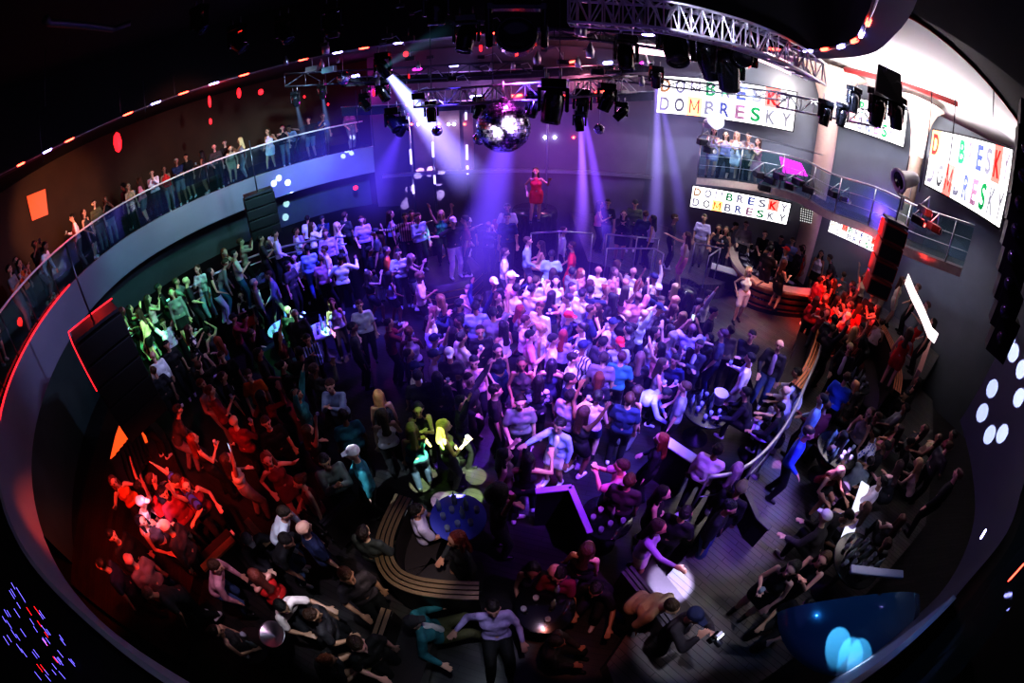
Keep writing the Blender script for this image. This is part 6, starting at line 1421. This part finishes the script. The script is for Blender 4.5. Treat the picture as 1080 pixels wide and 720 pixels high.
DC = ['black', 'charcoal', 'navy', 'black', 'grey', 'charcoal', 'white', 'teal', 'maroon']
fill([(448, 318), (500, 300), (560, 285), (640, 280), (690, 290), (720, 315), (735, 350), (700, 372), (690, 420), (600, 438), (545, 430), (540, 370), (470, 365), (440, 345)], 0, 135, .40, ('tee', 'tee', 'shirt', 'long', 'loose'), WC, DP, ('black', 'navy', 'grey'))
fill([(400, 335), (450, 330), (540, 370), (540, 430), (500, 440), (440, 420), (400, 380)], 0, 16, .52, ('tee', 'shirt', 'jacket'), DC, DP)
fill([(640, 275), (700, 285), (760, 330), (780, 365), (745, 375), (720, 330), (690, 295)], 0, 14, .48, ('tee', 'shirt', 'jacket'), DC, DP)
fill([(210, 330), (290, 340), (330, 380), (390, 400), (385, 470), (320, 500), (240, 470), (215, 420), (190, 380)], 0, 20, .62, ('tee', 'jacket', 'shirt'), ['black', 'charcoal', 'black', 'navy', 'teal', 'maroon'], DP)
fill([(110, 500), (200, 470), (260, 490), (330, 520), (280, 550), (190, 600), (130, 560)], .3, 10, .6, ('tee', 'jacket'), ['black', 'charcoal', 'maroon', 'black'], DP)
fill([(855, 285), (905, 285), (925, 320), (905, 350), (870, 350)], .5, 9, .5, ('tee', 'jacket'), ['black', 'charcoal', 'red', 'maroon', 'black'], ['relax', 'drink', 'dance', 'clap', 'cheer'])
fill([(900, 385), (960, 390), (990, 440), (960, 500), (940, 440), (915, 420)], .5, 9, .6, ('tee', 'jacket'), ['black', 'charcoal', 'navy'], ['sit', 'sitlean', 'sitback'])
fill([(880, 400), (930, 420), (960, 470), (1000, 470), (1010, 520), (950, 560), (900, 500)], .5, 12, .55, ('tee', 'jacket'), ['black', 'charcoal', 'navy', 'grey', 'maroon'], ['sit', 'sitlean', 'sitback', 'relax'])
fill([(380, 480), (500, 560), (480, 620), (400, 600), (330, 560), (320, 500)], 0, 6, .7, ('tee', 'jacket'), ['black', 'charcoal'], ['relax', 'stand', 'sit'])
fill([(110, 520), (180, 560), (260, 520), (330, 540), (330, 600), (230, 560), (180, 620), (110, 600)], .3, 9, .5, ('tee', 'jacket'), ['black', 'charcoal', 'maroon', 'navy'], ['relax', 'lean', 'stand', 'dance'])
fill([(330, 560), (390, 600), (380, 690), (300, 690), (220, 660), (300, 640)], 0, 5, .6, ('tee', 'jacket'), ['black', 'charcoal'], ['sit', 'sitlean', 'relax'])
fill([(500, 590), (560, 560), (640, 590), (660, 660), (560, 690), (470, 660)], 0, 7, .7, ('tee', 'jacket'), ['black', 'charcoal', 'black'], ['sit', 'sitlean', 'sitback', 'sit'])
fill([(680, 470), (740, 490), (760, 560), (700, 600), (650, 560), (640, 500)], 0, 8, .6, ('tee', 'jacket'), ['black', 'charcoal', 'navy', 'black'], ['relax', 'drink', 'stand', 'dance'])
fill([(400, 235), (500, 225), (560, 240), (600, 255), (560, 280), (480, 290), (400, 300), (370, 290)], .1, 12, .6, ('tee', 'shirt'), ['black', 'charcoal', 'navy', 'lilac', 'white'], DP)
fill([(280, 230), (390, 225), (395, 300), (330, 310), (280, 280)], .6, 8, .6, ('tee', 'shirt'), ['navy', 'white', 'lilac', 'charcoal'], DP)
fill([(125, 325), (200, 285), (260, 250), (300, 240), (290, 256), (230, 275), (150, 330)], 1.2, 9, .5, ('tee', 'shirt'), ['black', 'charcoal', 'tan', 'grey'], ['relax', 'drink', 'clap', 'stand'])
fill([(780, 225), (850, 245), (880, 275), (850, 285), (800, 265)], .8, 5, .5, ('tee', 'jacket'), ['black', 'charcoal', 'grey'], ['relax', 'drink', 'stand'])
fill([(800, 520), (880, 560), (870, 650), (800, 650), (790, 560)], .5, 4, .8, ('jacket', 'tee'), ['black', 'charcoal'], ['relax', 'drink', 'sitlean'])
# beyond three hundred guests the farthest of the packed crowd are one countless mass
import numpy as np
def tint_mat():
    m, nt, b = newmat('crowd_mass_cloth'); a = nt.nodes.new('ShaderNodeAttribute'); a.attribute_name = 'tint'; b.inputs['Roughness'].default_value = .7
    nt.links.new(a.outputs['Color'], b.inputs['Base Color']); return m
cand = [(t[6].length, i) for i, t in enumerate(PEOPLE) if not t[1] and t[4] == '']
cand.sort(reverse=True); far_ = set(i for _, i in cand[:max(0, len(PEOPLE)-298)])
if far_:
    VC, LV, LS, TC = [], [], [], []; vo = 0
    bymesh = {me.name: k for k, me in _pc.items() if isinstance(me, bpy.types.Mesh)}
    for i in far_:
        b = PEOPLE[i][0]; parts = [b]+list(b.children); MW = Matrix.LocRotScale(b.location, b.rotation_euler, b.scale)
        Mn = np.array([list(r) for r in MW])
        for o in parts:
            me = o.data
            if o is b: k = bymesh[me.name]; me = pmesh(k[0], k[1], 'bodylow')
            n = len(me.vertices); co = np.empty(n*3, 'f'); me.vertices.foreach_get('co', co); co = co.reshape(-1, 3) @ Mn[:3, :3].T + Mn[:3, 3]
            lv = np.empty(len(me.loops), 'i'); me.loops.foreach_get('vertex_index', lv); ls = np.empty(len(me.polygons), 'i'); me.polygons.foreach_get('loop_start', ls)
            LS.append(ls+sum(len(x) for x in LV) if False else ls+(TC_l := (0 if not LV else TC_l+len(LV[-1])))); LV.append(lv+vo); VC.append(co); TC.append(np.tile(np.array(tuple(o.color), 'f'), (n, 1))); vo += n
    VC = np.concatenate(VC); LV2 = np.concatenate(LV); LS = np.concatenate(LS); TC = np.concatenate(TC)
    me = bpy.data.meshes.new('distant_crowd'); me.vertices.add(len(VC)); me.vertices.foreach_set('co', VC.astype('f').ravel()); me.loops.add(len(LV2)); me.loops.foreach_set('vertex_index', LV2.astype('i'))
    me.polygons.add(len(LS)); me.polygons.foreach_set('loop_start', LS.astype('i')); me.update(calc_edges=True); me.validate()
    a = me.attributes.new('tint', 'FLOAT_COLOR', 'POINT'); a.data.foreach_set('color', TC.ravel()); me.polygons.foreach_set('use_smooth', [True]*len(me.polygons)); me.materials.append(tint_mat())
    o = bpy.data.objects.new('distant_crowd', me); C.objects.link(o); tag(o, 'countless mass of farther guests filling the gaps across the packed crowd', 'crowd', kind='stuff')
    gone = set()
    for i in far_:
        b = PEOPLE[i][0]; gone.add(b)
        for c in list(b.children): bpy.data.objects.remove(c)
    HELD = [h for h in HELD if h[0] not in gone]; PEOPLE = [t for i, t in enumerate(PEOPLE) if i not in far_]
    for b in gone: bpy.data.objects.remove(b)
M['flash'] = emat('flash_glow', (.8, .9, 1), 6); M['phones'] = emat('phone_screen', (.6, .7, 1), .9)
# labels, each one its own
def wc(s): return len(s.split())
taken = set()
for b, lab, desc, word, zone, (u, v), loc, top, tcol in PEOPLE:
    z = zone or zone_of(u, v)
    if not lab: lab = '%s %s %s' % (desc, word, z)
    if wc(lab) > 16: lab = '%s %s' % (desc, z)
    if wc(lab) > 16: lab = ' '.join(lab.split()[:16])
    if lab in taken:
        for alt in ('%s %s, toward the camera' % (desc, z), '%s %s, farther back' % (desc, z), '%s %s, at the side' % (desc, z), '%s %s' % (desc, z)):
            if wc(alt) <= 16 and alt not in taken: lab = alt; break
    taken.add(lab); b['label'] = lab
cnt = {}
for t in PEOPLE: cnt[t[0]['label']] = cnt.get(t[0]['label'], 0)+1
for t in PEOPLE:
    if cnt[t[0]['label']] > 1: t[0]['group'] = 'look-alike guests '+zone_of(*t[5])
# things in hands
n_ph = n_cup = 0
for b, pose, wr_, wl_, rz, lab, (u, v) in HELD:
    if pose == 'camera':
        if 'photographer' not in (b['label'] or ''): continue
        g = MB(); g.box((0, 0, 0), (.15, .08, .10), M['gloss'], bev=.012); g.box((0, 0, .065), (.06, .06, .04), M['gloss'], bev=.008); g.lathe((0, .03, 0), [(.045, 0), (.045, .10), (.04, .11), (.001, .105)], M['dmetal'], Matrix.Rotation(-PI/2, 3, 'X'), 18)
        o = g.build('camera_body', loc=(wr_+wl_)/2+Matrix.Rotation(rz, 3, 'Z')@Vector((0, .10, .03))); o.rotation_euler = (0, 0, rz); tag(o, 'black photo camera held up by the photographer at the bottom', 'camera')
        g = MB(); g.box((0, .01, .13), (.09, .05, .06), M['ice'], bev=.008); g.box((0, .04, .13), (.08, .01, .05), M['flash']); g.build('flash', o)
    elif pose == 'phone' or 'phone' in (lab or ''):
        n_ph += 1; p = wr_ if 'phone high' in (lab or '') else (wr_+wl_)/2+Matrix.Rotation(rz, 3, 'Z')@Vector((0, .09, .05))
        g = MB(); g.box((0, 0, 0), (.075, .012, .15), M['gloss'], bev=.005); o = g.build('mobile_phone', loc=p+Vector((0, 0, .03))); o.rotation_euler = (-.2, 0, rz); g2 = MB(); g2.box((0, -.0075, 0), (.066, .002, .135), M['phones']); g2.build('screen', o)
        tag(o, 'phone held high overhead in the red lit lower left' if 'phone high' in (lab or '') else 'lit phone held before the face by a guest '+zone_of(u, v), 'phone', None if 'phone high' in (lab or '') else 'phones held by guests '+zone_of(u, v))
    elif pose == 'drink' and n_cup < 60:
        n_cup += 1; g = MB(); g.lathe((0, 0, -.03), [(.001, 0), (.028, 0), (.038, .11), (.034, .11), (.026, .01), (.001, .01)], M['tumbler'], n=12); o = g.build('drink_cup', loc=wr_+Vector((0, 0, .02))); ds = (lab or b['label']).replace('person ', 'the person ', 1); cl = 'clear cup held by '+ds; cl = cl if wc(cl) <= 16 else 'cup held by '+ds; cl = ' '.join(cl.split()[:16]); tag(o, cl, 'cup')
# ordinals tell apart the repeats that stand in a clear row
ORD = 'first second third fourth fifth sixth seventh eighth ninth tenth eleventh twelfth thirteenth fourteenth fifteenth'.split()
rows = {}
for o in list(C.objects):
    if o.parent is None and o.get('label') and o.name.split('.')[0] in ('ring_light', 'strip_light', 'steel_post', 'turntable', 'stage_unit', 'wall_lamp', 'downlight', 'moving_head_lamp', 'suspension_cable', 'person'):
        rows.setdefault(o['label'], []).append(o)
def centre(o):
    if o.type == 'MESH':
        p = sum((Vector(q) for q in o.bound_box), Vector())/8; return Matrix.Translation(o.location) @ p if o.name.startswith('person') else o.location+p
    return o.location
for lab, os_ in rows.items():
    if len(os_) < 2 or len(os_) > 15: continue
    os_.sort(key=lambda o: proj(centre(o))[0])
    for i, o in enumerate(os_):
        l2 = '%s, %s from left' % (lab, ORD[i])
        if wc(l2) <= 16: o['label'] = l2
for i, o in enumerate([o for o in C.objects if o.name.startswith('rig_fitting')]):
    k = ['boxy', 'cone shaped', 'bent rod'][i % 3]; u, v = proj(centre(o))
    z = 'above the left balcony end' if u < 400 else 'left above the mirror ball' if u < 500 else 'straight above the mirror ball' if u < 560 else 'right above the mirror ball' if u < 630 else 'beside the curved truss'
    o['label'] = 'small %s metal fitting in the dark rig %s' % (k, z); o['group'] = '%s fittings in the rig %s' % (k, z)
